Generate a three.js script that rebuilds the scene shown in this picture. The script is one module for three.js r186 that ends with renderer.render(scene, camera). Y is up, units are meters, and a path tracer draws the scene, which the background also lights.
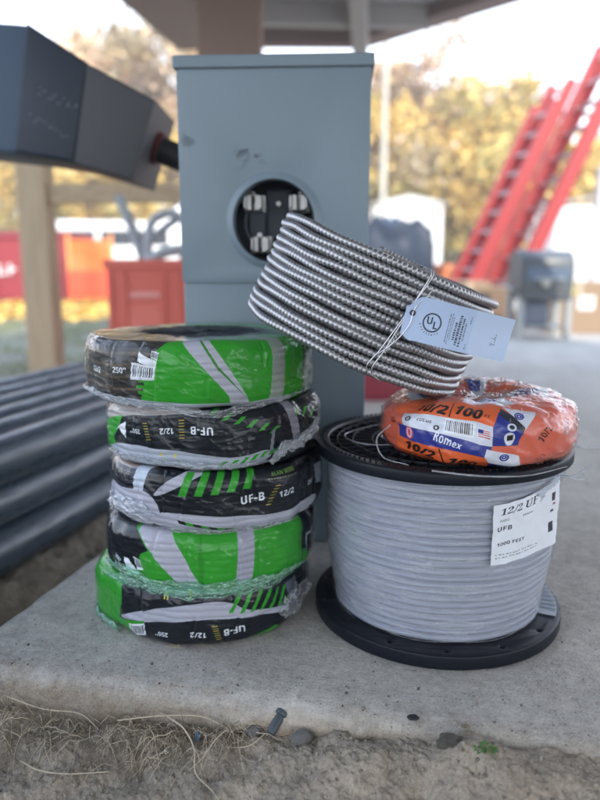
import * as THREE from 'three';
import { mergeGeometries, toCreasedNormals } from 'three/addons/utils/BufferGeometryUtils.js';
import { RoundedBoxGeometry } from 'three/addons/geometries/RoundedBoxGeometry.js';
import { createNoise3D } from 'simplex-noise';

// ------------------------------------------------------------------ camera, sky, sun, exposure
const scene = new THREE.Scene();
const camera = new THREE.PerspectiveCamera(59.49, 0.75, 0.05, 600);
camera.position.set(0, 0.62, 0);
camera.rotation.set(-11 * Math.PI / 180, 0, 0);
camera.focus = 1.04;
camera.userData.fStop = 1.9;
const SUN = new THREE.Vector3(0.36, 0.62, 0.70).normalize();
{
  const W = 512, H = 256, d = new Float32Array(W * H * 4), v = new THREE.Vector3();
  for (let j = 0; j < H; j++) for (let i = 0; i < W; i++) {
    const el = ((j + 0.5) / H - 0.5) * Math.PI, az = ((i + 0.5) / W - 0.5) * 2 * Math.PI;
    v.set(Math.cos(az) * Math.cos(el), Math.sin(el), Math.sin(az) * Math.cos(el));
    const e = Math.max(0, Math.sin(el)), k = Math.pow(1 - e, 2.6), g = Math.pow(Math.max(0, v.dot(SUN)), 8) * 0.35;
    const o = (j * W + i) * 4, s = 1.65;
    d[o] = s * (0.34 + 0.69 * k + g); d[o + 1] = s * (0.46 + 0.55 * k + g); d[o + 2] = s * (0.68 + 0.30 * k + g * 0.9); d[o + 3] = 1;
  }
  const t = new THREE.DataTexture(d, W, H, THREE.RGBAFormat, THREE.FloatType);
  t.mapping = THREE.EquirectangularReflectionMapping; t.magFilter = THREE.LinearFilter; t.needsUpdate = true;
  scene.background = t; scene.environment = t;
}
scene.fog = new THREE.FogExp2(new THREE.Color(0.95, 0.96, 1), 0.0045);
const sun = new THREE.DirectionalLight(new THREE.Color(1, 0.92, 0.8), 2.0);
sun.position.copy(SUN).multiplyScalar(40); sun.castShadow = true;
sun.shadow.camera.left = sun.shadow.camera.bottom = -30; sun.shadow.camera.right = sun.shadow.camera.top = 30; sun.shadow.camera.far = 120;
sun.shadow.mapSize.set(2048, 2048);
scene.add(sun, sun.target);
const renderer = new THREE.WebGLRenderer({ antialias: true });
renderer.toneMapping = THREE.LinearToneMapping;
renderer.toneMappingExposure = 2.75;
renderer.shadowMap.enabled = true;

// ------------------------------------------------------------------ helpers
function rng(seed) { let a = seed >>> 0; return () => { a = (a + 0x6d2b79f5) | 0; let t = Math.imul(a ^ (a >>> 15), 1 | a); t = (t + Math.imul(t ^ (t >>> 7), 61 | t)) ^ t; return ((t ^ (t >>> 14)) >>> 0) / 4294967296; }; }
const R0 = rng(11);
const N3 = createNoise3D(rng(5));
const fbm = (x, y, z, o = 4) => { let s = 0, a = 0.5, f = 1; for (let i = 0; i < o; i++) { s += a * N3(x * f, y * f, z * f); a *= 0.5; f *= 2.03; } return s; };
const lerp = (a, b, t) => a + (b - a) * t, clamp = (x, a = 0, b = 1) => Math.min(b, Math.max(a, x)), sstep = (a, b, x) => { const t = clamp((x - a) / (b - a)); return t * t * (3 - 2 * t); };
const D = Math.PI / 180;
const V = (x, y, z) => new THREE.Vector3(x, y, z);
const used = new Map();
function numbered(n) { const k = used.get(n) ?? 0; used.set(n, k + 1); return k ? n + '_' + String(k).padStart(3, '0') : n; }
function tag(o, label, category, group) { o.userData = { label, category }; if (group) o.userData.group = group; return o; }
function thing(name, label, category, pos = [0, 0, 0], turn = 0, group) {
  const o = new THREE.Group(); o.name = numbered(name); o.position.set(...pos); o.rotation.y = turn; scene.add(o); return tag(o, label, category, group);
}
function part(name, geo, mat, parent, label) {
  const m = new THREE.Mesh(Array.isArray(geo) ? merge(geo) : geo, mat); m.name = parent === scene ? numbered(name) : name; m.castShadow = m.receiveShadow = true; parent.add(m);
  if (label) m.userData.label = label;
  return m;
}
function merge(list) { return mergeGeometries(list.map((g) => { g = g.index ? g.toNonIndexed() : g; for (const k of Object.keys(g.attributes)) if (!['position', 'normal', 'uv'].includes(k)) g.deleteAttribute(k); return g; })); }
function struct(name, geo, mat) { const m = part(name, geo, mat, scene); m.userData.kind = 'structure'; return m; }
// a sheet of quads from f(u, v) -> [x, y, z]; us and vs are lists of parameters
function sheet(us, vs, f, uvf) {
  const nu = us.length, nv = vs.length, P = new Float32Array(nu * nv * 3), U = new Float32Array(nu * nv * 2), I = new Uint32Array((nu - 1) * (nv - 1) * 6);
  let k = 0;
  for (let j = 0; j < nv; j++) for (let i = 0; i < nu; i++) {
    const p = f(us[i], vs[j], i, j), q = uvf ? uvf(us[i], vs[j], p) : [us[i], vs[j]], o = j * nu + i;
    P[o * 3] = p[0]; P[o * 3 + 1] = p[1]; P[o * 3 + 2] = p[2]; U[o * 2] = q[0]; U[o * 2 + 1] = q[1];
  }
  for (let j = 0; j < nv - 1; j++) for (let i = 0; i < nu - 1; i++) { const a = j * nu + i, b = a + 1, c = a + nu, e = c + 1; I[k++] = a; I[k++] = b; I[k++] = e; I[k++] = a; I[k++] = e; I[k++] = c; }
  const g = new THREE.BufferGeometry();
  g.setAttribute('position', new THREE.BufferAttribute(P, 3)); g.setAttribute('uv', new THREE.BufferAttribute(U, 2)); g.setIndex(new THREE.BufferAttribute(I, 1)); g.computeVertexNormals();
  return g;
}
const lin = (a, b, n) => Array.from({ length: n + 1 }, (_, i) => a + (b - a) * i / n);
// a tube along points with radius function rad(s in 0..1, around angle, metres along)
function tubeAlong(pts, rad, nr = 8, closedEnds = true) {
  const n = pts.length, T = [], Nn = [], B = []; let len = [0];
  for (let i = 0; i < n; i++) { const t = V(0, 0, 0).subVectors(pts[Math.min(n - 1, i + 1)], pts[Math.max(0, i - 1)]).normalize(); T.push(t); if (i) len.push(len[i - 1] + pts[i].distanceTo(pts[i - 1])); }
  let nn = Math.abs(T[0].y) > 0.9 ? V(1, 0, 0) : V(0, 1, 0);
  for (let i = 0; i < n; i++) { nn = nn.clone().addScaledVector(T[i], -nn.dot(T[i])).normalize(); Nn.push(nn); B.push(V(0, 0, 0).crossVectors(T[i], nn)); }
  const g = sheet(lin(0, 2 * Math.PI, nr), Array.from({ length: n }, (_, i) => i), (a, i) => {
    const r = typeof rad === 'function' ? rad(i / (n - 1), a, len[i]) : rad, c = Math.cos(a) * r, s = Math.sin(a) * r, p = pts[i];
    return [p.x + Nn[i].x * c + B[i].x * s, p.y + Nn[i].y * c + B[i].y * s, p.z + Nn[i].z * c + B[i].z * s];
  }, (a, i) => [a / 6.283, len[i]]);
  // seam normals
  const nm = g.attributes.normal;
  for (let i = 0; i < n; i++) { const p = i * (nr + 1), q = p + nr, v = V(nm.getX(p) + nm.getX(q), nm.getY(p) + nm.getY(q), nm.getZ(p) + nm.getZ(q)).normalize(); nm.setXYZ(p, v.x, v.y, v.z); nm.setXYZ(q, v.x, v.y, v.z); }
  if (!closedEnds) return g;
  const cap = (i, s) => { const c = new THREE.CircleGeometry(typeof rad === 'function' ? rad(i / (n - 1), 0, len[i]) : rad, nr); const m = new THREE.Matrix4().makeBasis(Nn[i], B[i].clone(), V(0, 0, 0).crossVectors(Nn[i], B[i])); m.setPosition(pts[i]); c.applyMatrix4(m); return c; };
  return merge([g, cap(0), cap(n - 1)]);
}
const curve = (pts, n) => new THREE.CatmullRomCurve3(pts).getPoints(n);
const box = (w, h, d, x = 0, y = 0, z = 0, r = 0.004, seg = 2) => new RoundedBoxGeometry(w, h, d, seg, Math.min(r, w / 2.01, h / 2.01, d / 2.01)).translate(x, y, z);
const cyl = (r1, r2, h, n = 24, x = 0, y = 0, z = 0) => new THREE.CylinderGeometry(r1, r2, h, n).translate(x, y, z);
// a straight bar of rectangular section between two points
function bar(a, b, w, d, r = 0.004) {
  const dir = V(0, 0, 0).subVectors(b, a), L = dir.length(); const g = box(w, L, d, 0, 0, 0, r);
  const q = new THREE.Quaternion().setFromUnitVectors(V(0, 1, 0), dir.normalize()); g.applyQuaternion(q); g.translate((a.x + b.x) / 2, (a.y + b.y) / 2, (a.z + b.z) / 2); return g;
}
const C = (r, g, b) => new THREE.Color().setRGB(r, g, b);
const mat = (r, g, b, rough = 0.7, metal = 0, extra = {}) => new THREE.MeshStandardMaterial({ color: C(r, g, b), roughness: rough, metalness: metal, side: THREE.DoubleSide, ...extra });
function dataTex(n, f, srgb = false, m = n) {
  const d = new Uint8Array(n * m * 4);
  for (let j = 0; j < m; j++) for (let i = 0; i < n; i++) { const c = f(i, j), o = (j * n + i) * 4; if (typeof c === 'number') d[o] = d[o + 1] = d[o + 2] = clamp(c) * 255; else { d[o] = clamp(c[0]) * 255; d[o + 1] = clamp(c[1]) * 255; d[o + 2] = clamp(c[2]) * 255; } d[o + 3] = 255; }
  const t = new THREE.DataTexture(d, n, m); t.magFilter = THREE.LinearFilter; t.wrapS = t.wrapT = THREE.MirroredRepeatWrapping; if (srgb) t.colorSpace = THREE.SRGBColorSpace; t.needsUpdate = true; return t;
}
const rep = (t, x, y) => { const c = t.clone(); c.repeat.set(x, y); c.needsUpdate = true; return c; };
function canvasTex(w, h, draw, wrap = THREE.RepeatWrapping) {
  const c = document.createElement('canvas'); c.width = w; c.height = h; draw(c.getContext('2d'), w, h);
  const t = new THREE.CanvasTexture(c); t.colorSpace = THREE.SRGBColorSpace; t.wrapS = t.wrapT = wrap; t.magFilter = THREE.LinearFilter; return t;
}

// ------------------------------------------------------------------ shared textures
const grain = dataTex(512, (i, j) => 0.5 + 0.5 * fbm(i * 0.03, j * 0.03, 2, 5));
const fineGrain = dataTex(512, (i, j) => 0.5 + 0.35 * fbm(i * 0.12, j * 0.12, 7, 3) + 0.2 * (R0() - 0.5));
// concrete, 1.4 m a side
const concreteH = new Float32Array(1024 * 1024), concreteC = new Float32Array(1024 * 1024);
{
  const r = rng(77);
  for (let j = 0; j < 1024; j++) for (let i = 0; i < 1024; i++) {
    const x = i / 1024, y = j / 1024;
    const big = fbm(x * 3, y * 3, 1, 5), mid = fbm(x * 22, y * 26, 4, 4), broom = fbm(x * 7, y * 170, 9, 3), sp = r() - 0.5;
    const pit = Math.max(0, N3(x * 130, y * 130, 3) - 0.62) * 2.2, agg = Math.max(0, N3(x * 75, y * 75, 31) - 0.5);
    concreteH[j * 1024 + i] = 0.5 + 0.22 * mid + 0.11 * broom + 0.18 * sp + 0.1 * N3(x * 300, y * 300, 9) - pit * 0.35;
    concreteC[j * 1024 + i] = 0.43 + 0.1 * big + 0.06 * mid + 0.02 * broom + 0.13 * sp - 0.1 * pit * (0.3 + N3(x * 9, y * 9, 77)) + 0.1 * agg + 0.09 * fbm(x * 60, y * 75, 51, 3) + 0.05 * N3(x * 300, y * 300, 9) - 0.16 * sstep(0.72, 0.86, N3(x * 170, y * 170, 61)) + 0.1 * sstep(0.75, 0.88, N3(x * 150, y * 150, 65));
  }
}
const concreteMap = dataTex(1024, (i, j) => { const c = concreteC[j * 1024 + i]; return [Math.pow(clamp(c * 1.05), 1 / 2.2), Math.pow(clamp(c * 0.99), 1 / 2.2), Math.pow(clamp(c * 0.9), 1 / 2.2)]; }, true);
const concreteBump = dataTex(1024, (i, j) => concreteH[j * 1024 + i]);
const M = {
  concrete: new THREE.MeshStandardMaterial({ map: concreteMap, bumpMap: concreteBump, bumpScale: 0.0022, roughness: 0.93, side: THREE.DoubleSide }),
  dirt: new THREE.MeshStandardMaterial({ map: dataTex(1024, (i, j) => { const b = fbm(i * 0.006, j * 0.006, 40, 5), f = fbm(i * 0.07, j * 0.07, 44, 3), s = R0() - 0.5, k = 0.31 + 0.08 * b + 0.09 * f + 0.2 * s; return [Math.pow(clamp(k * 1.14), 0.4545), Math.pow(clamp(k * 0.96), 0.4545), Math.pow(clamp(k * 0.75), 0.4545)]; }, true), bumpMap: fineGrain, bumpScale: 0.004, roughness: 0.97, side: THREE.DoubleSide }),
  wood: new THREE.MeshStandardMaterial({ map: dataTex(256, (i, j) => { const k = 0.36 + 0.12 * fbm(i * 0.09, j * 0.006, 3, 4) + 0.03 * (R0() - 0.5); return [Math.pow(k * 1.25, 0.4545), Math.pow(k * 0.95, 0.4545), Math.pow(k * 0.6, 0.4545)]; }, true, 512), roughness: 0.8, bumpMap: grain, bumpScale: 0.002, side: THREE.DoubleSide }),
  columnWood: mat(0.27, 0.19, 0.16, 0.85, 0, { bumpMap: grain, bumpScale: 0.004 }),
  roofWood: mat(0.33, 0.27, 0.27, 0.85, 0, { bumpMap: grain, bumpScale: 0.004 }),
  soffit: mat(0.5, 0.48, 0.48, 0.85, 0, { bumpMap: grain, bumpScale: 0.002 }),
  box: mat(0.205, 0.268, 0.318, 0.42, 0.0, { bumpMap: fineGrain, bumpScale: 0.0001 }),
  scuff: mat(0.175, 0.228, 0.27, 0.5),
  boxDark: mat(0.018, 0.03, 0.046, 0.55),
  alu: mat(0.5, 0.5, 0.49, 0.5, 0.85),
  blackPlastic: new THREE.MeshPhysicalMaterial({ color: C(0.007, 0.0095, 0.016), roughness: 0.4, specularIntensity: 0.5, bumpMap: grain, bumpScale: 0.0006, side: THREE.DoubleSide }),
  ribSheen: mat(0.3, 0.35, 0.42, 0.3),  // pale blue-grey colour stands in for sky reflected off the flange ribs
  greyCable: mat(0.5, 0.5, 0.56, 0.42),
  pipe: mat(0.055, 0.075, 0.1, 0.68, 0, { roughnessMap: rep(grain, 1, 6) }),
  steel: mat(0.42, 0.42, 0.435, 0.47, 1),
  wire: mat(0.75, 0.75, 0.76, 0.35, 1),
  red: mat(0.36, 0.03, 0.03, 0.55), darkRed: mat(0.26, 0.02, 0.025, 0.6), coral: mat(0.62, 0.13, 0.09, 0.55), maroon: mat(0.25, 0.02, 0.04, 0.5), orange: mat(0.7, 0.16, 0.03, 0.6), orangeRed: mat(0.75, 0.07, 0.02, 0.6), orangePale: mat(0.85, 0.34, 0.1, 0.7),
  white: mat(0.78, 0.78, 0.77, 0.6), offWhite: mat(0.6, 0.6, 0.58, 0.7), cardboard: mat(0.33, 0.23, 0.15, 0.85, 0, { bumpMap: grain, bumpScale: 0.002 }), cardboardDark: mat(0.23, 0.16, 0.11, 0.85), tape: mat(0.5, 0.4, 0.28, 0.4), paper: mat(0.75, 0.75, 0.75, 0.7), yellow: mat(0.75, 0.6, 0.05, 0.6),
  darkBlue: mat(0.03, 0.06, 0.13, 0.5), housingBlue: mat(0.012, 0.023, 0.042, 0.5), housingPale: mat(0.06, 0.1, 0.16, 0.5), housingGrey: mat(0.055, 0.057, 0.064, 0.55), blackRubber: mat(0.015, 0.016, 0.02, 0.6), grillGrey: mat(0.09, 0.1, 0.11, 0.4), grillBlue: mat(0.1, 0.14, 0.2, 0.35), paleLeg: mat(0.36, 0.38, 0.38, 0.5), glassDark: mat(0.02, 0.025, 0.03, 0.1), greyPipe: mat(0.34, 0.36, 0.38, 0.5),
  blueTarp: mat(0.02, 0.034, 0.06, 0.5), bark: mat(0.12, 0.09, 0.07, 0.95, 0, { bumpMap: grain, bumpScale: 0.03 }), straw: mat(0.56, 0.48, 0.35, 0.75), strawDark: mat(0.2, 0.16, 0.115, 0.9), stone: mat(0.22, 0.21, 0.2, 0.9, 0, { bumpMap: fineGrain, bumpScale: 0.002 }), leafGreen: mat(0.09, 0.2, 0.04, 0.6), greyPlug: mat(0.06, 0.075, 0.09, 0.5), poleWood: mat(0.5, 0.47, 0.4, 0.8),
};
// clear wrapping film: a thin crinkled sheet, milky where it is bunched up
const streaks = (fx, fy, z, base, amp) => dataTex(512, (i, j) => { const n = Math.pow(1 - Math.abs(fbm(i * fx, j * fy, z, 4)), 5); return base - amp * n * n; });
const film = (trans, rough, tex, col = [0.8, 0.83, 0.86]) => new THREE.MeshPhysicalMaterial({ color: C(...col), transmission: trans, thickness: 0, roughness: rough, ior: 1.5, transmissionMap: tex, side: THREE.DoubleSide });
const FILM = new THREE.MeshPhysicalMaterial({ color: C(0.95, 0.96, 0.97), transmission: 1, thickness: 0, roughness: 0.1, ior: 1.33, side: THREE.DoubleSide });
const FILM_MILKY = film(1, 0.12, rep(streaks(0.012, 0.03, 8, 0.9, 0.5), 4, 1));
const FILM_GREEN = film(1, 0.12, rep(streaks(0.012, 0.035, 18, 0.86, 0.55), 4, 1), [0.5, 0.82, 0.66]);
const FILM_REEL = film(1, 0.08, rep(streaks(0.004, 0.03, 23, 1, 0.3), 3, 1));  // white streaks in the map stand in for glints on the reel wrap

// ------------------------------------------------------------------ ground, slab, near soil
const yGround = -0.1;
{
  const xs = [-300, -120, -50, -25, -14, ...lin(-9, 9, 120), 14, 25, 50, 120, 300], zs = [-400, -200, -100, -60, -40, -30, -24, -20, ...lin(-16, 2, 120), 5, 10, 30, 100, 200];
  struct('ground', sheet(xs, zs, (x, z) => [x, yGround - 0.012 + 0.014 * fbm(x * 1.3, z * 1.3, 3, 4), z], (x, z) => [x / 1.1, z / 1.1]), new THREE.MeshStandardMaterial({ map: dataTex(512, (i, j) => { const b = fbm(i * 0.008, j * 0.008, 60, 4), f = fbm(i * 0.06, j * 0.06, 64, 3), k = 0.17 + 0.05 * f + 0.04 * (R0() - 0.5), g = sstep(-0.2, 0.3, b); return [Math.pow(k * lerp(1.1, 0.85, g), 0.4545), Math.pow(k * lerp(0.98, 0.95, g), 0.4545), Math.pow(k * lerp(0.8, 0.55, g), 0.4545)]; }, true), bumpMap: fineGrain, bumpScale: 0.012, roughness: 0.97, side: THREE.DoubleSide }));
}
// slab in its own frame: corner near the left of the picture, A along its front edge, B along its left edge
const SC = V(-0.577, 0, -1.011), SA = V(0.977, 0, 0.214).normalize(), SB = V(0.276, 0, -0.961).normalize();
{
  const drop = [[0, -0.2], [0, -0.16], [0, -0.12], [0, -0.09], [0, -0.07], [0, -0.05], [0, -0.035], [0.002, -0.024], [0.005, -0.017], [0.009, -0.0115], [0.014, -0.007], [0.02, -0.0035], [0.027, -0.001], [0.034, 0]];
  const as = [...drop.map((q, i) => ({ a: q[0], y: q[1] })), ...lin(0.04, 1.35, 260).map((a) => ({ a, y: 0 })), ...lin(1.5, 9, 12).map((a) => ({ a, y: 0 }))];
  const bs = [...drop.map((q) => ({ a: q[0], y: q[1] })), ...lin(0.04, 0.8, 150).map((a) => ({ a, y: 0 })), ...lin(0.9, 8.5, 26).map((a) => ({ a, y: 0 }))];
  const g = sheet(as, bs, (A, B) => {
    let a = A.a, b = B.a, y = Math.min(A.y, B.y);
    const e = B.a < 0.035 ? 1 : 0, el = A.a < 0.035 ? 1 : 0;
    const chip = 0.006 * fbm(a * 8, y * 12, 2, 3) - 0.006 * sstep(0.35, 0.7, N3(a * 14, y * 20, 44));
    b += e * chip * (1 - B.a / 0.036); a += el * 0.006 * fbm(b * 9, y * 14, 12, 4);
    y += 0.0006 * fbm(a * 30, b * 30, 8, 2) - e * 0.0015 * Math.max(0, N3(a * 18, b * 20, 5)) * (y < -0.03 ? 0 : 1);
    const x = SC.x + SA.x * a + SB.x * b, z = SC.z + SA.z * a + SB.z * b;
    return [x, y, z];
  }, (A, B) => [(A.a + A.y) / 1.4, (B.a + B.y) / 1.4]);
  // soil tint on front face and edge, also painted to dim the sky-lit face
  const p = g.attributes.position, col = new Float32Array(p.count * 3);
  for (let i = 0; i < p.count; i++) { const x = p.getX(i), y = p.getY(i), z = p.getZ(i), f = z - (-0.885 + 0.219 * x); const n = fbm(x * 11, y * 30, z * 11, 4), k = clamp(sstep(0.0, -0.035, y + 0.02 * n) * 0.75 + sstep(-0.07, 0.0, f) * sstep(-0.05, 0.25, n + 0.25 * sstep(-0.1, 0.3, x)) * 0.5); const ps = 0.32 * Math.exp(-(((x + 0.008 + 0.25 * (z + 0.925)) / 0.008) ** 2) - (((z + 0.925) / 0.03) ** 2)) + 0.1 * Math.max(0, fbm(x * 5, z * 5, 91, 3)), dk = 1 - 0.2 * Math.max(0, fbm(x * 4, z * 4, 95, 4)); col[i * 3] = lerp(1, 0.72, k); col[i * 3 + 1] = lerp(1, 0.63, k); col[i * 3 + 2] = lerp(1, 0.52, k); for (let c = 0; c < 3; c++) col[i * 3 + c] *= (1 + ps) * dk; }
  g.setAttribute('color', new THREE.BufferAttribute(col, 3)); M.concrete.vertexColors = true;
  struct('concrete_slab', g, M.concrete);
}
// bare soil banked against the front of the slab
const soilH = (x, z) => {
  const front = -0.885 + 0.219 * x, dz = z - front; // distance in front of the slab edge
  const top = lerp(-0.062, -0.012, sstep(-0.35, 0.3, x));
  let y = top - 0.13 * sstep(-0.02, 0.5, dz) * 0.6 - 0.012 * sstep(0.02, 0.1, dz);
  y += 0.016 * fbm(x * 9, z * 9, 1, 3) + 0.004 * fbm(x * 24, z * 24, 4, 3) + 0.0028 * fbm(x * 90, z * 90, 6, 3) + 0.0014 * N3(x * 300, z * 300, 3);
  y += 0.02 * Math.exp(-((x - 0.235) ** 2 + (z + 0.80) ** 2) / 0.003) + 0.014 * Math.exp(-((x - 0.07) ** 2 + (z + 0.80) ** 2) / 0.004) - 0.014 * Math.exp(-((x - 0.155) ** 2 + (z + 0.78) ** 2) / 0.0008) - 0.012 * Math.exp(-((x - 0.29) ** 2 + (z + 0.835) ** 2) / 0.0008);
  return y;
};
{
  struct('soil', sheet(lin(-0.75, 0.75, 420), lin(-1.12, -0.4, 230), (x, z) => [x, Math.min(soilH(x, z), z < -0.9 + 0.219 * x - 0.03 ? -0.03 : 1), z], (x, z) => [x / 0.6, z / 0.6]), M.dirt);
  const left = sheet(lin(-2.2, -0.3, 200), lin(-3.2, -0.9, 200), (x, z) => [x, yGround + 0.006 + 0.018 * fbm(x * 6, z * 6, 2, 4) + 0.006 * N3(x * 40, z * 40, 2) - 0.03 * sstep(-0.62, -0.4, x), z], (x, z) => [x / 0.6, z / 0.6]);
  struct('dirt_strip', left, M.dirt);
}
function instances(name, geo, m, list, parent = scene) {
  const o = new THREE.InstancedMesh(geo, m, list.length), X = new THREE.Object3D(); o.name = parent === scene ? numbered(name) : name; o.userData.kind = 'stuff'; o.castShadow = o.receiveShadow = true;
  list.forEach((q, i) => { X.position.set(...q.p); X.rotation.set(...(q.r ?? [0, 0, 0])); const s = q.s ?? 1; if (Array.isArray(s)) X.scale.set(...s); else X.scale.setScalar(s); X.updateMatrix(); o.setMatrixAt(i, X.matrix); if (q.c) o.setColorAt(i, q.c); });
  parent.add(o); return o;
}
function rock(r, seed, det = 2, rough = 0.35) { const g = new THREE.IcosahedronGeometry(r, det), p = g.attributes.position; for (let i = 0; i < p.count; i++) { const v = V(p.getX(i), p.getY(i), p.getZ(i)), k = 1 + rough * fbm(v.x / r * 0.9 + seed, v.y / r * 0.9, v.z / r * 0.9, 3); p.setXYZ(i, v.x * k, v.y * k, v.z * k); } g.computeVertexNormals(); return g; }
{
  const r = rng(21), L = [];
  for (let i = 0; i < 9000; i++) { const x = -0.6 + 1.2 * r(), f = -0.885 + 0.219 * x, z = f + 0.004 + 0.36 * r(), s = 0.0006 + 0.0024 * Math.pow(r(), 7); const k = 0.15 + 0.2 * r(); L.push({ p: [x, soilH(x, z) + s * 0.3, z], r: [r() * 6, r() * 6, r() * 6], s: [s * 1.3, s * 0.9, s], c: C(k * 1.1, k * 0.96, k * 0.78) }); }
  instances('gravel', rock(1, 3, 1, 0.5), mat(1, 1, 1, 0.95), L).userData.label = 'fine soil crumbs and grit on the bare dirt';
  const G2 = []; for (let i = 0; i < 900; i++) { const x = -0.5 + 1.1 * r(), f = -0.885 + 0.219 * x, z = f - 0.02 - 0.34 * Math.pow(r(), 2.2), s = 0.0005 + 0.0016 * Math.pow(r(), 5), k = 0.08 + 0.3 * r(); G2.push({ p: [x, 0.0006 + s * 0.4, z], r: [r() * 6, r() * 6, r() * 6], s: [s * 1.3, s * 0.8, s], c: C(k * 1.08, k * 0.96, k * 0.8) }); }
  instances('grit', rock(1, 5, 1, 0.5), mat(1, 1, 1, 0.95), G2).userData.label = 'loose grit scattered on the front of the slab';
}

// ------------------------------------------------------------------ porch roof behind and overhead
{
  const t = thing('porch_roof', 'open porch roof on a square column behind the meter box', 'roof', [0, 0, 0]);
  const roofPoly = [[-2.3, 6], [-2.2, 0], [-1.0, -5.2], [-0.82, -6.45], [0.58, -6.5], [1.7, -5.24], [6, -0.3], [6, 6]];
  const sh = new THREE.Shape(roofPoly.map(([x, z]) => new THREE.Vector2(x, -z)));
  const deck = new THREE.ExtrudeGeometry(sh, { depth: 0.1, bevelEnabled: false }); deck.rotateX(-Math.PI / 2); deck.translate(0, 2.56, 0);
  part('roof_deck', deck, M.soffit, t);
  const edge = (a, b, y0, y1, w) => { const A = V(a[0], (y0 + y1) / 2, a[1]), B = V(b[0], (y0 + y1) / 2, b[1]), L = A.distanceTo(B), g = box(w, y1 - y0, L + w, 0, 0, 0, 0.006); g.rotateY(Math.atan2(B.x - A.x, B.z - A.z)); g.translate((A.x + B.x) / 2, (A.y + B.y) / 2, (A.z + B.z) / 2); return g; };
  part('header_beam', edge([-0.84, -6.2], [-2.05, 0.2], 2.42, 2.556, 0.5), M.roofWood, t, 'wide beam along the left edge');
  part('header_beam', edge([1.52, -5.3], [5.6, -0.5], 2.46, 2.557, 0.22), M.roofWood, t);
  part('header_beam', edge([0.6, -6.38], [1.5, -5.38], 2.46, 2.558, 0.22), M.roofWood, t);
  part('header_beam', edge([-0.6, -6.36], [0.46, -6.38], 2.42, 2.559, 0.12), M.roofWood, t);
  for (let i = 0; i < 6; i++) part('joist', edge([-0.5 - i * 0.22, -5.75 + i * 1.1], [0.95 + i * 0.62, -5.85 + i * 1.1], 2.4, 2.5575, 0.09), M.soffit, t);
  part('brace', bar(V(0.36, 2.52, -4.9), V(0.5, 2.36, -6.2), 0.12, 0.12), M.soffit, t);
  part('column', box(0.4, 2.65, 0.4, -0.45, 1.225, -4.95, 0.01), M.columnWood, t);
  part('post', box(0.16, 2.6, 0.16, 5.5, 1.1, -0.6, 0.01), M.roofWood, t); part('post', box(0.16, 2.6, 0.16, 5.5, 1.1, 5.4, 0.01), M.roofWood, t); part('post', box(0.16, 2.6, 0.16, -2.1, 1.1, 5.4, 0.01), M.roofWood, t);
}

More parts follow.
